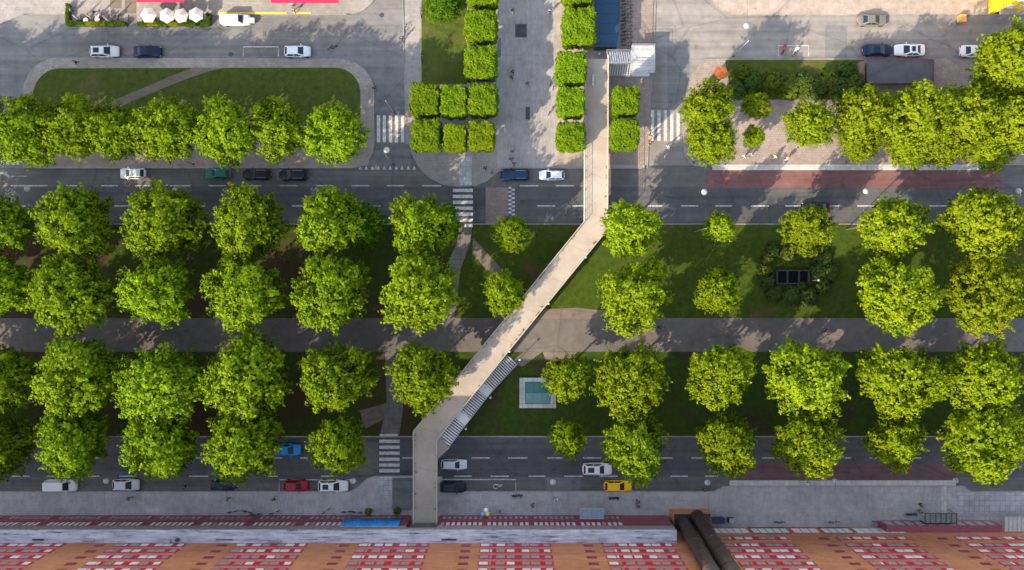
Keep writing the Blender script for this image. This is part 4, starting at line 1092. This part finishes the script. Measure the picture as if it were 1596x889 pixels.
CL_ = [
 (162.5,80,'wagon','silver',SIL,'silver white estate car with a dark sunroof beside the island kerb',0,1,1,4.6),
 (229,80.5,'sedan','navy',(.005,.014,.05),'dark navy blue car behind the silver estate by the island kerb',0,0,0,4.4),
 (367,31,'van','white',WHT,'white delivery van standing on the yellow line by the awnings',0,0,0,4.5),
 (463.5,80,'hatch','silver_blue',(.55,.60,.68),'silver blue hatchback beside the white parking bay outline',0,0,0,4.1),
 (206.5,270.5,'hatch','pearl',(.66,.68,.69),'small pale grey car alone at the upper road kerb under the island trees',1,0,0,3.95),
 (339.5,270.5,'hatch','green',(.005,.13,.095),'dark teal green hatchback at the upper road kerb',1,0,0,3.9),
 (400,272,'wagon','black',(.012,.012,.014),'black car between the teal hatchback and another dark car',1,0,1,4.4),
 (457,273,'suv','ink',(.010,.017,.03),'blue-black car nearest the side street mouth on the upper road',1,0,1,4.4),
 (803.5,273,'wagon','deep_blue',(.004,.03,.085),'deep blue estate car stopped at the checkered crossing',1,0,1,4.5),
 (860,273,'wagon','ice',(.60,.67,.74),'ice blue compact van behind the deep blue estate near the footbridge',1,0,0,4.0),
 (1360,31,'sedan','grey',(.13,.125,.12),'dark grey car in the sun on the back street',0,0,0,4.6),
 (1368,78,'sedan','cobalt',(.005,.016,.055),'dark blue saloon at the back street kerb left of a white one',0,0,0,4.6),
 (1418,78,'sedan','white',WHT,'white saloon with dark sunroof above the flat-roofed shed',1,1,0,4.8),
 (1520,79.5,'sedan','white',WHT,'white car half hidden under the tall tree top right',0,0,0,4.7),
 (448,701.5,'hatch','azure',(.01,.22,.55),'bright blue car half hidden under trees on the lower road',0,0,0,4.2),
 (95,757,'van','white',WHT,'white van at the far left of the lower kerb',0,0,0,4.9),
 (196,756,'hatch','silver',SIL,'silver hatchback near the hung lamp on the lower kerb left',0,0,0,4.2),
 (347.5,757,'sedan','navy',(.005,.014,.05),'navy blue car on the lower kerb under a tree edge',0,0,0,4.1),
 (460.5,757.5,'hatch','crimson',(.30,.008,.02),'dark red hatchback in the lower parking bay',0,0,0,3.9),
 (519,758,'wagon','white',WHT,'white estate with dark roof panel ahead of the red hatchback',0,1,0,4.7),
 (707.5,724.5,'wagon','silver',SIL,'silver car driving just right of the footbridge on the lower road',0,0,0,4.1),
 (706,759.5,'hatch','aubergine',(.014,.011,.03),'dark purple car in the wheelchair parking bay',0,0,0,4.0),
 (931,731.5,'suv','white',WHT,'white car with a dark sunroof just above the yellow taxi',0,1,1,4.6),
 (963.5,758,'wagon','yellow',(.80,.44,.005),'bright yellow taxi at the lower kerb',0,0,0,4.4),
 (1272,324,'sedan','black',(.012,.012,.014),'black car mostly hidden under a small tree on the upper road',1,0,0,4.5),
]
for (x,y,kd,cn,cc,lab,hd_,sr,rl,ln) in CL_: car(x,y,kd,cn,cc,lab,hd_,sr,rl,ln)
tr = empty('handcart', at(393,33,.4), 0, 'small grey handcart in front of the white delivery van', 'cart'); tr.location.z = .02
MB().box(-.45,.45,-.4,.4,.35,.8).build('tub', M['steel_light'], tr); 
for s in (-.42,.42): MB().tube([(0,s,.25),(0,s*1.15,.25)], .25, 14).build('wheel', M['tyre'], tr)
MB().tube([(.4,0,.6),(.9,0,.95)], .03, 6).build('handle', M['steel_dark'], tr)

# ------------------------------------------------------------------ bicycles, scooters
def torus(mb, c, rad, r, n=18, m=5):
    pts = [(c[0]+rad*math.cos(2*math.pi*i/n), c[1], c[2]+rad*math.sin(2*math.pi*i/n)) for i in range(n+1)]
    mb.tube(pts, r, m, cap=False)
mb = MB(); torus(mb, (0,0,0), .33, .03)
for i in range(6): a = math.pi*i/6; mb.tube([(-.32*math.cos(a),0,-.32*math.sin(a)),(.32*math.cos(a),0,.32*math.sin(a))], .006, 3)
BW = mb.mesh('wheel', M['tyre'], True)
mb = MB()
for a, b in (((-.52,0,.34),(-.1,0,.30)),((-.1,0,.30),(-.22,0,.85)),((-.52,0,.34),(-.2,0,.76)),((-.2,0,.76),(.36,0,.80)),((-.1,0,.30),(.38,0,.74)),((.34,0,.92),(.52,0,.34))): mb.tube([a,b], .02, 6)
BF = mb.mesh('frame', M['steel_dark'])
mb = MB(); mb.tube([(.30,-.30,1.02),(.36,-.1,1.0),(.34,0,.92),(.36,.1,1.0),(.30,.30,1.02)], .02, 6); BH = mb.mesh('handlebar', M['steel'])
mb = MB(); mb.add([(-.38,-.09,.9),(-.38,.09,.9),(-.08,.025,.91),(-.08,-.025,.91),(-.36,-.07,.84),(-.36,.07,.84),(-.1,.02,.87),(-.1,-.02,.87)], [(3,2,1,0),(4,5,6,7),(0,1,5,4),(1,2,6,5),(2,3,7,6),(3,0,4,7)]); BS = mb.mesh('saddle', M['plastic'])
def bicycle(px, py, ang, label, group='parked bicycles', z=.13, lean=0, col=None):
    p = at(px, py, .5); e = empty('bicycle', (p.x,p.y,z), R(ang), label, 'bicycle', group); e.rotation_euler = (R(lean),0,R(ang))
    for me, nm, loc in ((BW,'wheel',(-.52,0,.35)),(BW,'wheel',(.52,0,.35)),(BF,'frame',(0,0,0)),(BH,'handlebar',(0,0,0)),(BS,'saddle',(0,0,0))):
        o = bpy.data.objects.new(nm, me); link(o, e); o.location = loc
        if nm == 'frame' and col: o.material_slots[0].link = 'OBJECT'; o.material_slots[0].material = col
    return e
BC = [plain('frame_red', (.3,.03,.03), .4), M['steel_dark'], plain('frame_cream', (.5,.45,.35), .4), M['steel'], M['plastic']]
for k in range(14):
    bicycle(976+(k%2)*1.5, 2+k*5.3, 0+((k*37)%17)-8, f'bicycle racked by the pavilion, {ORD[k] if k<13 else "last"} from the top', 'bicycles racked beside the pavilion', col=BC[k%5])
for k, (x, y, a, lab) in enumerate(((860,126,70,'dark bicycle left of the third clipped tree by the promenade'),(863,133,80,'bicycle just below another one beside the promenade trees'),(858,173,60,'bicycle leaning by the promenade opposite the fourth clipped tree'),(777,18,95,'dark bicycle under the promenade edge of the top clipped tree'),
   (362,798,10,'bicycle at the podium wall far left of the blue banner'),(385,798,-15,'bicycle second at the podium wall'),(398,802,5,'bicycle third at the podium wall'),(428,799,20,'bicycle fourth at the podium wall'),(508,797,35,'dark bicycle alone on the lower pavement near the wall'),(540,798,5,'bicycle left of the entrance pot plant'),(556,799,-8,'bicycle next to the yellowish pot plant'),(1215,814,0,'bicycle by the shop windows right of the pipes'),(1300,814,4,'bicycle by the shop windows nearer the bus shelter'),(1368,813,2,'bicycle nearest the bus shelter by the shop windows'),(632,45,80,'bicycle on the narrow pavement beside the small lawn'),(656,20,95,'bicycle at the edge of the small lawn top'),(657,92,92,'bicycle at the lower edge of the small lawn'))):
    bicycle(x, y, a, lab, col=BC[k%5])
def scooter(px, py, ang, label, col):
    p = at(px, py, .5); e = empty('scooter', (p.x,p.y,.05), R(ang), label, 'scooter', 'parked motor scooters')
    c = plain('scooter_paint', col, .35, coat=.6)
    for x in (-.6,.6): MB().lathe([(.12,-.06),(.24,-.06),(.26,0),(.24,.06),(.12,.06)], n=14).build('wheel', M['tyre'], e, True).matrix_local = Matrix.Translation((x,0,.26))@Matrix.Rotation(R(90),4,'X')
    mb = MB(); mb.add([(-.8,-.16,.6),(-.8,.16,.6),(0,.2,.55),(0,-.2,.55),(-.7,-.12,.35),(-.7,.12,.35),(0,.18,.25),(0,-.18,.25)], [(3,2,1,0),(4,5,6,7),(0,1,5,4),(1,2,6,5),(2,3,7,6),(3,0,4,7)])
    mb.box(0,.42,-.16,.16,.22,.3); mb.add([(.38,-.22,.25),(.38,.22,.25),(.55,.2,.95),(.55,-.2,.95),(.5,-.1,.25),(.5,.1,.25),(.66,.1,.95),(.66,-.1,.95)], [(3,2,1,0),(4,5,6,7),(0,1,5,4),(1,2,6,5),(2,3,7,6),(3,0,4,7)])
    mb.build('body', c, e)
    MB().box(-.78,-.12,-.15,.15,.6,.7).build('seat', M['plastic'], e); MB().tube([(.5,-.34,1.02),(.58,0,.98),(.5,.34,1.02)], .025, 6).build('handlebar', M['steel_dark'], e)
scooter(1221,77,75,'red motor scooter parked in the bay on the back street',(.6,.06,.04)); scooter(1240,80,60,'white motor scooter parked in the bay beside the red one',(.75,.75,.72))
scooter(957,777,0,'black motor scooter on the lower pavement below the yellow taxi',(.01,.01,.012)); scooter(1421,802,0,'teal motor scooter left of the grey-green bus shelter',(.02,.16,.16))
scooter(806,773,0,'dark motor scooter at the kerb right of the parking bay',(.05,.05,.055))

# ------------------------------------------------------------------ people
def skin_mesh(name, verts, edges, radii, mat, sub=1):
    me = bpy.data.meshes.new(name); me.from_pydata(verts, edges, []); o = bpy.data.objects.new('tmp', me); COL.objects.link(o)
    sk = o.modifiers.new('s','SKIN'); 
    for i, r in enumerate(radii): 
        d = me.skin_vertices[0].data[i]; d.radius = (r, r) if not isinstance(r, tuple) else r; d.use_root = (i == 0)
    ss = o.modifiers.new('u','SUBSURF'); ss.levels = sub; ss.render_levels = sub
    bpy.context.view_layer.update(); dg = bpy.context.evaluated_depsgraph_get()
    out = bpy.data.meshes.new_from_object(o.evaluated_get(dg)); bpy.data.objects.remove(o)
    out.name = name; out.materials.clear(); out.materials.append(mat)
    out.polygons.foreach_set('use_smooth', [True]*len(out.polygons)); return out
def figure(pose):
    s = {'walk':(.30,.10),'stand':(.03,.04),'ride':(.2,.5)}[pose]
    hip = .95
    J = dict(pel=(0,0,hip), waist=(.01,0,hip+.18), chest=(.02,0,hip+.40), neck=(.03,0,hip+.55), head=(.06,0,hip+.66), crown=(.07,0,hip+.80), nose=(.18,0,hip+.66))
    for sgn, nm in ((1,'L'),(-1,'R')):
        f = sgn*s[0]
        if pose == 'ride':
            J['hip'+nm]=(0,.10*sgn,hip-.03); J['kn'+nm]=(.34,.12*sgn,hip-.20-.12*(sgn>0)); J['an'+nm]=(.12,.12*sgn,hip-.58-.12*(sgn>0)); J['to'+nm]=(.30,.12*sgn,hip-.63-.12*(sgn>0))
            J['sh'+nm]=(.10,.19*sgn,hip+.46); J['el'+nm]=(.32,.25*sgn,hip+.24); J['wr'+nm]=(.52,.26*sgn,hip+.10)
        else:
            J['hip'+nm]=(0,.09*sgn,hip-.04); J['kn'+nm]=(f*.5+.04,.10*sgn,.50); J['an'+nm]=(f-.05*(f<0),.10*sgn,.09+.05*(f<-.1)); J['to'+nm]=(f+.17,.11*sgn,.03)
            J['sh'+nm]=(.02,.19*sgn,hip+.48); J['el'+nm]=(-f*.35-.03,.25*sgn,hip+.20); J['wr'+nm]=(-f*.7+.06,.25*sgn,hip-.04)
    if pose == 'ride':
        for k in ('chest','neck','head','crown','nose'): x,y,z = J[k]; J[k] = (x+.12,y,z-.03)
    rad = dict(pel=.13,waist=.115,chest=.135,neck=.055,head=.098,crown=.075,nose=.018)
    for nm in 'LR': rad.update({'hip'+nm:.085,'kn'+nm:.06,'an'+nm:.042,'to'+nm:.035,'sh'+nm:.06,'el'+nm:.044,'wr'+nm:.03})
    E = [('pel','waist'),('waist','chest'),('chest','neck'),('neck','head'),('head','crown'),('head','nose')]
    for nm in 'LR': E += [('pel','hip'+nm),('hip'+nm,'kn'+nm),('kn'+nm,'an'+nm),('an'+nm,'to'+nm),('chest','sh'+nm),('sh'+nm,'el'+nm),('el'+nm,'wr'+nm)]
    for sgn, nm in ((1,'L'),(-1,'R')):
        w = Vector(J['wr'+nm]); d = (w-Vector(J['el'+nm])).normalized(); side = Vector((d.z,0,-d.x)).normalized()
        J['pa'+nm] = tuple(w+d*.07); rad['pa'+nm] = .026; E.append(('wr'+nm,'pa'+nm))
        for i, (o_, l_) in enumerate(((-.03,.075),(-.01,.085),(.01,.08),(.03,.062))):
            k = f'f{i}{nm}'; J[k] = tuple(w+d*(.09+l_)+side*o_*1.3-Vector((0,sgn*.02,0))); rad[k] = .009; E.append(('pa'+nm,k))
        k = 'th'+nm; J[k] = tuple(w+d*.085+side*.06); rad[k] = .011; E.append(('wr'+nm,k))
    def sub(keys, grow, name, mat, over=None):
        ks = [k for k in J if k in keys]; ks.sort(key=lambda k: 0 if k == 'pel' else 1); idx = {k:i for i,k in enumerate(ks)}
        return skin_mesh(name, [J[k] for k in ks], [(idx[a],idx[b]) for a,b in E if a in idx and b in idx], [(over or {}).get(k, rad[k])+grow for k in ks], mat)
    body = sub(set(J), 0, 'body', M['skin'])
    top = sub({'pel','waist','chest','shL','shR','elL','elR','wrL','wrR'}, .018, 'jacket', M['plastic'])
    leg = sub({'pel','hipL','hipR','knL','knR','anL','anR'}, .016, 'trousers', M['plastic'], {'pel':.12})
    mb = MB(); c = Vector(J['crown']); mb.lathe([(.085,-.14),(.112,-.07),(.112,.0),(.09,.06),(.04,.09)], (c.x-.03,0,c.z-.0), 12)
    hair = mb.mesh('hair', M['bark'], True)
    return body, top, leg, hair
FIG = {k: figure(k) for k in ('walk','stand','ride')}
CLO = {c: plain('cloth_'+c, v, .85) for c, v in dict(black=(.015,.015,.018), navy=(.02,.03,.08), white=(.75,.74,.72), grey=(.2,.2,.21), orange=(.65,.2,.05), blue=(.06,.16,.42), brown=(.15,.08,.05), red=(.5,.04,.04), denim=(.06,.09,.17), beige=(.45,.38,.28), yellow=(.7,.5,.05), teal=(.03,.2,.2)).items()}
def person(px, py, ang, pose, top, leg, label, group='people on the pavements', z=.125):
    p = at(px, py, 1.0); e = empty('person', (p.x,p.y,z), R(ang), label, 'person', group)
    b, t, l, h = FIG[pose]
    for me, nm, c in ((b,'body',None),(t,'jacket',top),(l,'trousers',leg),(h,'hair',None)):
        o = bpy.data.objects.new(nm, me); link(o, e)
        if c: o.material_slots[0].link = 'OBJECT'; o.material_slots[0].material = CLO[c]
PEO = [
 (118,97,200,'walk','black','black','person in black walking along the island pavement left end'),
 (455,7,90,'stand','white','black','person in a white top standing under the longer red awning'),
 (458,16,80,'walk','grey','black','person in grey crossing the gap in the yellow line'),
 (111,16,0,'stand','blue','navy','person in blue standing on the cafe terrace'),
 (584,137,100,'walk','black','denim','person in black at the right kerb of the island'),
 (626,60,90,'walk','black','black','person in black on the narrow pavement by the side street'),
 (800,16,80,'walk','black','grey','person in black near the top left of the promenade'),
 (857,17,260,'walk','grey','black','person in grey near the top right of the promenade'),
 (799,112,95,'walk','navy','black','person in navy, upper of a pair mid promenade'),
 (797,120,95,'walk','black','black','person in black, lower of a pair mid promenade'),
 (822,130,270,'walk','black','denim','person in black right of the mid promenade pair'),
 (756,262,90,'walk','black','black','person in black at the kerb tip by the upper crossing'),
 (767,269,150,'walk','black','grey','person in black leaning forward at the brick crossing kerb'),
 (798,236,90,'stand','black','black','topmost of three people in black above the deep blue estate'),
 (797,248,80,'walk','black','denim','middle of three people in black above the deep blue estate'),
 (801,255,70,'walk','black','brown','lowest of three people in black above the deep blue estate'),
 (1012,204,270,'walk','white','beige','person in white on the east zebra crossing'),
 (1013,213,270,'walk','orange','beige','person in orange on the east zebra crossing'),
 (1013,222,270,'walk','brown','brown','person in brown behind the orange one at the east crossing'),
 (1042,228,300,'walk','white','white','person in white alone at the corner below the east crossing'),
 (1037,243,300,'walk','white','grey','person in a white top in the tree shadow on the road corner'),
 (1160,245,200,'walk','white','grey','leftmost person on the plaza behind the bus stop edge'),
 (1171,242,200,'walk','beige','denim','person in beige near the smallest plaza tree'),
 (1208,245,20,'walk','white','beige','person in white on the plaza left of the belt'),
 (1228,247,20,'walk','red','white','person in red on the plaza at the foot of the first belt tree'),
 (1288,516,0,'walk','black','black','person in black alone on the median path'),
 (668,522,90,'stand','black','black','person in black on the path at the tree edge left of the bridge'),
 (201,777,180,'walk','black','denim','person in black below the silver hatchback on the lower pavement'),
 (288,759,0,'stand','black','black','person in black on the lower road left of the navy car'),
 (355,778,0,'walk','grey','black','person in grey below the navy car on the lower pavement'),
 (427,778,240,'walk','black','grey','person in black on the lower pavement left of the red hatchback'),
 (830,788,200,'walk','brown','black','person in brown on the lower pavement below the hung lamp'),
 (866,779,90,'walk','white','blue','person in white on the lower pavement left of the black scooter'),
 (994,783,90,'walk','black','black','person in black, upper of two near the taxi'),
 (994,790,90,'walk','black','navy','person in dark clothes, lower of two near the taxi'),
 (1435,787,180,'stand','black','black','person in black waiting above the teal scooter'),
 (1433,797,180,'stand','black','teal','person in dark teal beside the bus shelter corner'),
 (779,798,0,'stand','black','black','person in black right of the round balloons'),
 (1097,763,0,'stand','black','black','person in black at the kerb below a hung lamp'),
]
for a in PEO: person(*a)
for x, y, ang, c, l, lab, bl in ((518,74,20,'black','grey','cyclist in black riding on the side street','bicycle ridden on the side street'),(1029,510,0,'navy','black','cyclist in navy riding along the median path','bicycle ridden along the median path')):
    zz = .02 if y < 100 else .13
    bicycle(x, y, ang, bl, 'ridden bicycles', z=zz); person(x-2*math.cos(R(ang)), y+2*math.sin(R(ang)), ang, 'ride', c, l, lab, 'cyclists', z=zz-.01)
for k, (x, y, c, lab) in enumerate(((752.5,801,(.18,.38,.75),'pale blue round balloon at the podium wall'),(757.5,795,(.8,.8,.82),'white round balloon at the podium wall'),(760,801,(.85,.55,.1),'yellow round balloon at the podium wall'))):
    p = at(x, y, 2); e = empty('balloon', (p.x,p.y,.124), 0, lab, 'balloon', 'bunch of balloons')
    MB().lathe([(.02,1.5),(.2,1.62),(.36,1.9),(.38,2.1),(.28,2.32),(.1,2.42)], n=16).build('envelope', plain('balloon_skin', c, .3), e, True)
    MB().tube([(0,0,.1),(.02,.01,.8),(0,0,1.5)], .008, 4).build('string', M['lamp_w'], e); MB().lathe([(.1,0),(.1,.1),(.03,.14)], n=10).build('weight', M['steel'], e)

# ------------------------------------------------------------------ cafe terrace
sheet('terrace_floor', rect(108, -20, 200, 36), .128, 'pave'); sheet('terrace_floor', rect(214, 0, 325, 36), .128, 'pave')
sheet('terrace_mat', rect(195, -10, 213, 22), .132, 'path_sand'); sheet('terrace_mat', rect(172, -10, 190, 14), .132, 'path_sand')
def parasol(px, py, rad, rot, label):
    z = 2.75; p = at(px, py, z-.25); e = empty('parasol', (p.x,p.y,.128), R(rot), label, 'parasol', 'open white parasols')
    mb = MB(); n = 6; rim = []
    for i in range(n):
        a = 2*math.pi*i/n; b = 2*math.pi*(i+1)/n; A = (rad*math.cos(a),rad*math.sin(a),z-.55); B = (rad*math.cos(b),rad*math.sin(b),z-.55)
        m = tuple((A[k]+B[k])/2*(.97 if k < 2 else 1) for k in range(3)); m = (m[0],m[1],z-.52)
        mb.add([(0,0,z),A,m,B], [(0,1,2),(0,2,3)]); mb.add([A,m,B,(A[0],A[1],z-.72),(m[0],m[1],z-.7),(B[0],B[1],z-.72)], [(0,3,4,1),(1,4,5,2)])
    mb.build('canopy', M['canvas'], e)
    MB().tube([(0,0,.05),(0,0,z+.05)], .03, 8).build('pole', M['steel'], e); MB().lathe([(.35,0),(.35,.06),(.08,.1)], n=16).build('base', M['steel_dark'], e)
    mb = MB()
    for i in range(6): a = 2*math.pi*i/6; mb.tube([(0,0,z-.05),(rad*.95*math.cos(a),rad*.95*math.sin(a),z-.58)], .015, 4)
    mb.build('rib', M['steel'], e)
for x, y, r, a, lab in ((231,23,1.28,0,'leftmost of four white parasols, slightly apart'),(259.5,24,1.22,30,'second white parasol from the left'),(281.5,24,1.18,12,'third white parasol, touching its right neighbour'),(305,22.5,1.2,30,'rightmost of four white parasols')): parasol(x, y, r, a, lab)
for k, (x, y, lab) in enumerate(((120,28,'leftmost folded white parasol on the terrace'),(141,27,'second folded white parasol on the terrace'),(168,31,'rightmost folded white parasol on the terrace'))):
    p = at(x, y, 1.6); e = empty('folded_parasol', (p.x,p.y,.13), 0, lab, 'parasol', 'folded parasols')
    MB().tube([(0,0,.05),(0,0,3.0)], .03, 8).build('pole', M['steel'], e); MB().lathe([(.05,1.2),(.17,1.25),(.13,2.2),(.06,2.9),(.02,3.05)], n=10).build('canopy', M['canvas'], e, True); MB().lathe([(.3,0),(.3,.06),(.06,.1)], n=14).build('base', M['steel_dark'], e)
TABLES = [(118,31),(134,32),(152,31),(152,24),(166,24),(180,28),(228,30),(258,33),(283,33),(306,30)]
for k, (x, y) in enumerate(TABLES):
    p = at(x, y, .7); e = empty('cafe_table', (p.x,p.y,.13), 0, f'round cafe table, {ORD[k]} counted from the left of the terraces', 'table', 'cafe tables')
    MB().lathe([(.38,.70),(.40,.72),(.38,.74)], n=18).build('tabletop', M['lamp_w'] if k in (1,2,3) else M['steel_dark'], e); MB().tube([(0,0,.03),(0,0,.70)], .03, 8).build('leg', M['steel'], e); MB().lathe([(.25,0),(.24,.03)], n=14).build('foot', M['steel_dark'], e)
    for j, a in enumerate((20+k*40, 200+k*40)):
        ca, sa = math.cos(R(a)), math.sin(R(a))
        c = empty('cafe_chair', (p.x+ca*.62,p.y+sa*.62,.13), R(a), f'dark cafe chair, {"first" if j==0 else "other"} of the pair at the {ORD[k]} cafe table', 'chair', 'cafe chairs')
        MB().box(-.2,.2,-.2,.2,.42,.46).build('seat', M['steel_dark'] if k%2 else M['wood'], c); MB().box(.17,.21,-.2,.2,.47,.85).build('backrest', M['steel_dark'] if k%2 else M['wood'], c)
        for u in (-.17,.17):
            for v_ in (-.17,.17): MB().box(u-.018,u+.018,v_-.018,v_+.018,0,.42).build('leg', M['steel_dark'], c)
hedge_mesh = []
for s in range(3):
    g = np.random.default_rng(s+200); m = 130; q = g.uniform(-1,1,(m,3)); hedge_mesh.append(quads_mesh('foliage', leaf_cloud(q*np.array([.75,.24,.2]), np.tile(np.array([[0,0,1.]]),(m,1)), 8, .16, .17, s+3), M['leaf_clip']))
PL = [(112+i*15.2,37.5,0) for i in range(6)]+[(105.5,29,90),(105.5,14+0,90)]+[(222+i*16,37.5,0) for i in range(7)]+[(325,29,90)]
for k, (x, y, a) in enumerate(PL):
    p = at(x, y, .8); e = empty('planter', (p.x,p.y,.13), R(a), f'dark planter box with low hedge, {ORD[k] if k<13 else ["fourteenth","fifteenth","sixteenth"][k-13]} counted along the terrace edges', 'planter', 'hedge planters round the terraces')
    MB().box(-.76,.76,-.25,.25,0,.5).build('box', M['steel_dark'], e)
    o = link(bpy.data.objects.new('foliage', hedge_mesh[k%3]), e); o.location = (0,0,.72); o.color = (1.6,1.2,.5,1) if k in (2,3,9,11) else (.5,.6,.8,1)
# manholes
for k, (x, y, lab) in enumerate(((595,24,'round iron manhole cover at the side street junction'),(360,85,'round iron manhole cover left of the empty parking bay'),(520,318,'round iron manhole cover in the upper bus lane'),(870,268,'round iron manhole cover near the footbridge kerb'),(1180,300,'round iron manhole cover below the red bus stop'),(20,752,'round iron manhole cover at the far left of the lower road'))):
    p = at(x, y); e = MB().lathe([(.36,0),(.36,.012),(.30,.016)], n=20).build('manhole_cover', M['steel_dark']); e.location = (p.x,p.y,.02); tag(e, lab, 'manhole', 'manhole covers')

# ------------------------------------------------------------------ light, sky, camera
ELEV = R(34); az = Vector((1, 1, 0)).normalized()
d = Vector((az.x*math.cos(ELEV), az.y*math.cos(ELEV), -math.sin(ELEV)))
sun = bpy.data.lights.new('sun', 'SUN'); sun.energy = 2.75; sun.angle = R(.53); sun.color = (1.0, .82, .59)
so = bpy.data.objects.new('sun', sun); COL.objects.link(so); so.rotation_euler = d.to_track_quat('-Z', 'Y').to_euler(); so.location = (-60,-60,80)
w = bpy.data.worlds.new('World'); scene.world = w; w.use_nodes = True; nt = w.node_tree
sky = nt.nodes.new('ShaderNodeTexSky'); sky.sky_type = 'NISHITA'; sky.sun_disc = False; sky.sun_elevation = ELEV; sky.sun_rotation = R(225)
sky.air_density = 1.0; sky.dust_density = 1.5; sky.ozone_density = 1.0
bg = nt.nodes.get('Background'); bg.inputs['Strength'].default_value = .15
hs_ = nt.nodes.new('ShaderNodeHueSaturation'); hs_.inputs['Saturation'].default_value = .58   # sky made less blue so the shade turns greyer
nt.links.new(sky.outputs[0], hs_.inputs['Color']); nt.links.new(hs_.outputs[0], bg.inputs['Color'])
cam = bpy.data.cameras.new('camera'); co = bpy.data.objects.new('camera', cam); COL.objects.link(co)
co.location = (0, 0, H); co.rotation_euler = (0, 0, 0); cam.sensor_fit = 'HORIZONTAL'; cam.sensor_width = 36
cam.lens = 18/(79.8/H); cam.clip_end = 5000; cam.clip_start = 1
scene.camera = co
scene.render.engine = 'CYCLES'
vs = scene.view_settings; vs.view_transform = 'Standard'; vs.look = 'None'; vs.gamma = 1; vs.exposure = 1.86
scene.cycles.max_bounces = 6; scene.cycles.diffuse_bounces = 3; scene.cycles.transmission_bounces = 3; scene.cycles.transparent_max_bounces = 4
scene.render.resolution_x = 1024; scene.render.resolution_y = 570
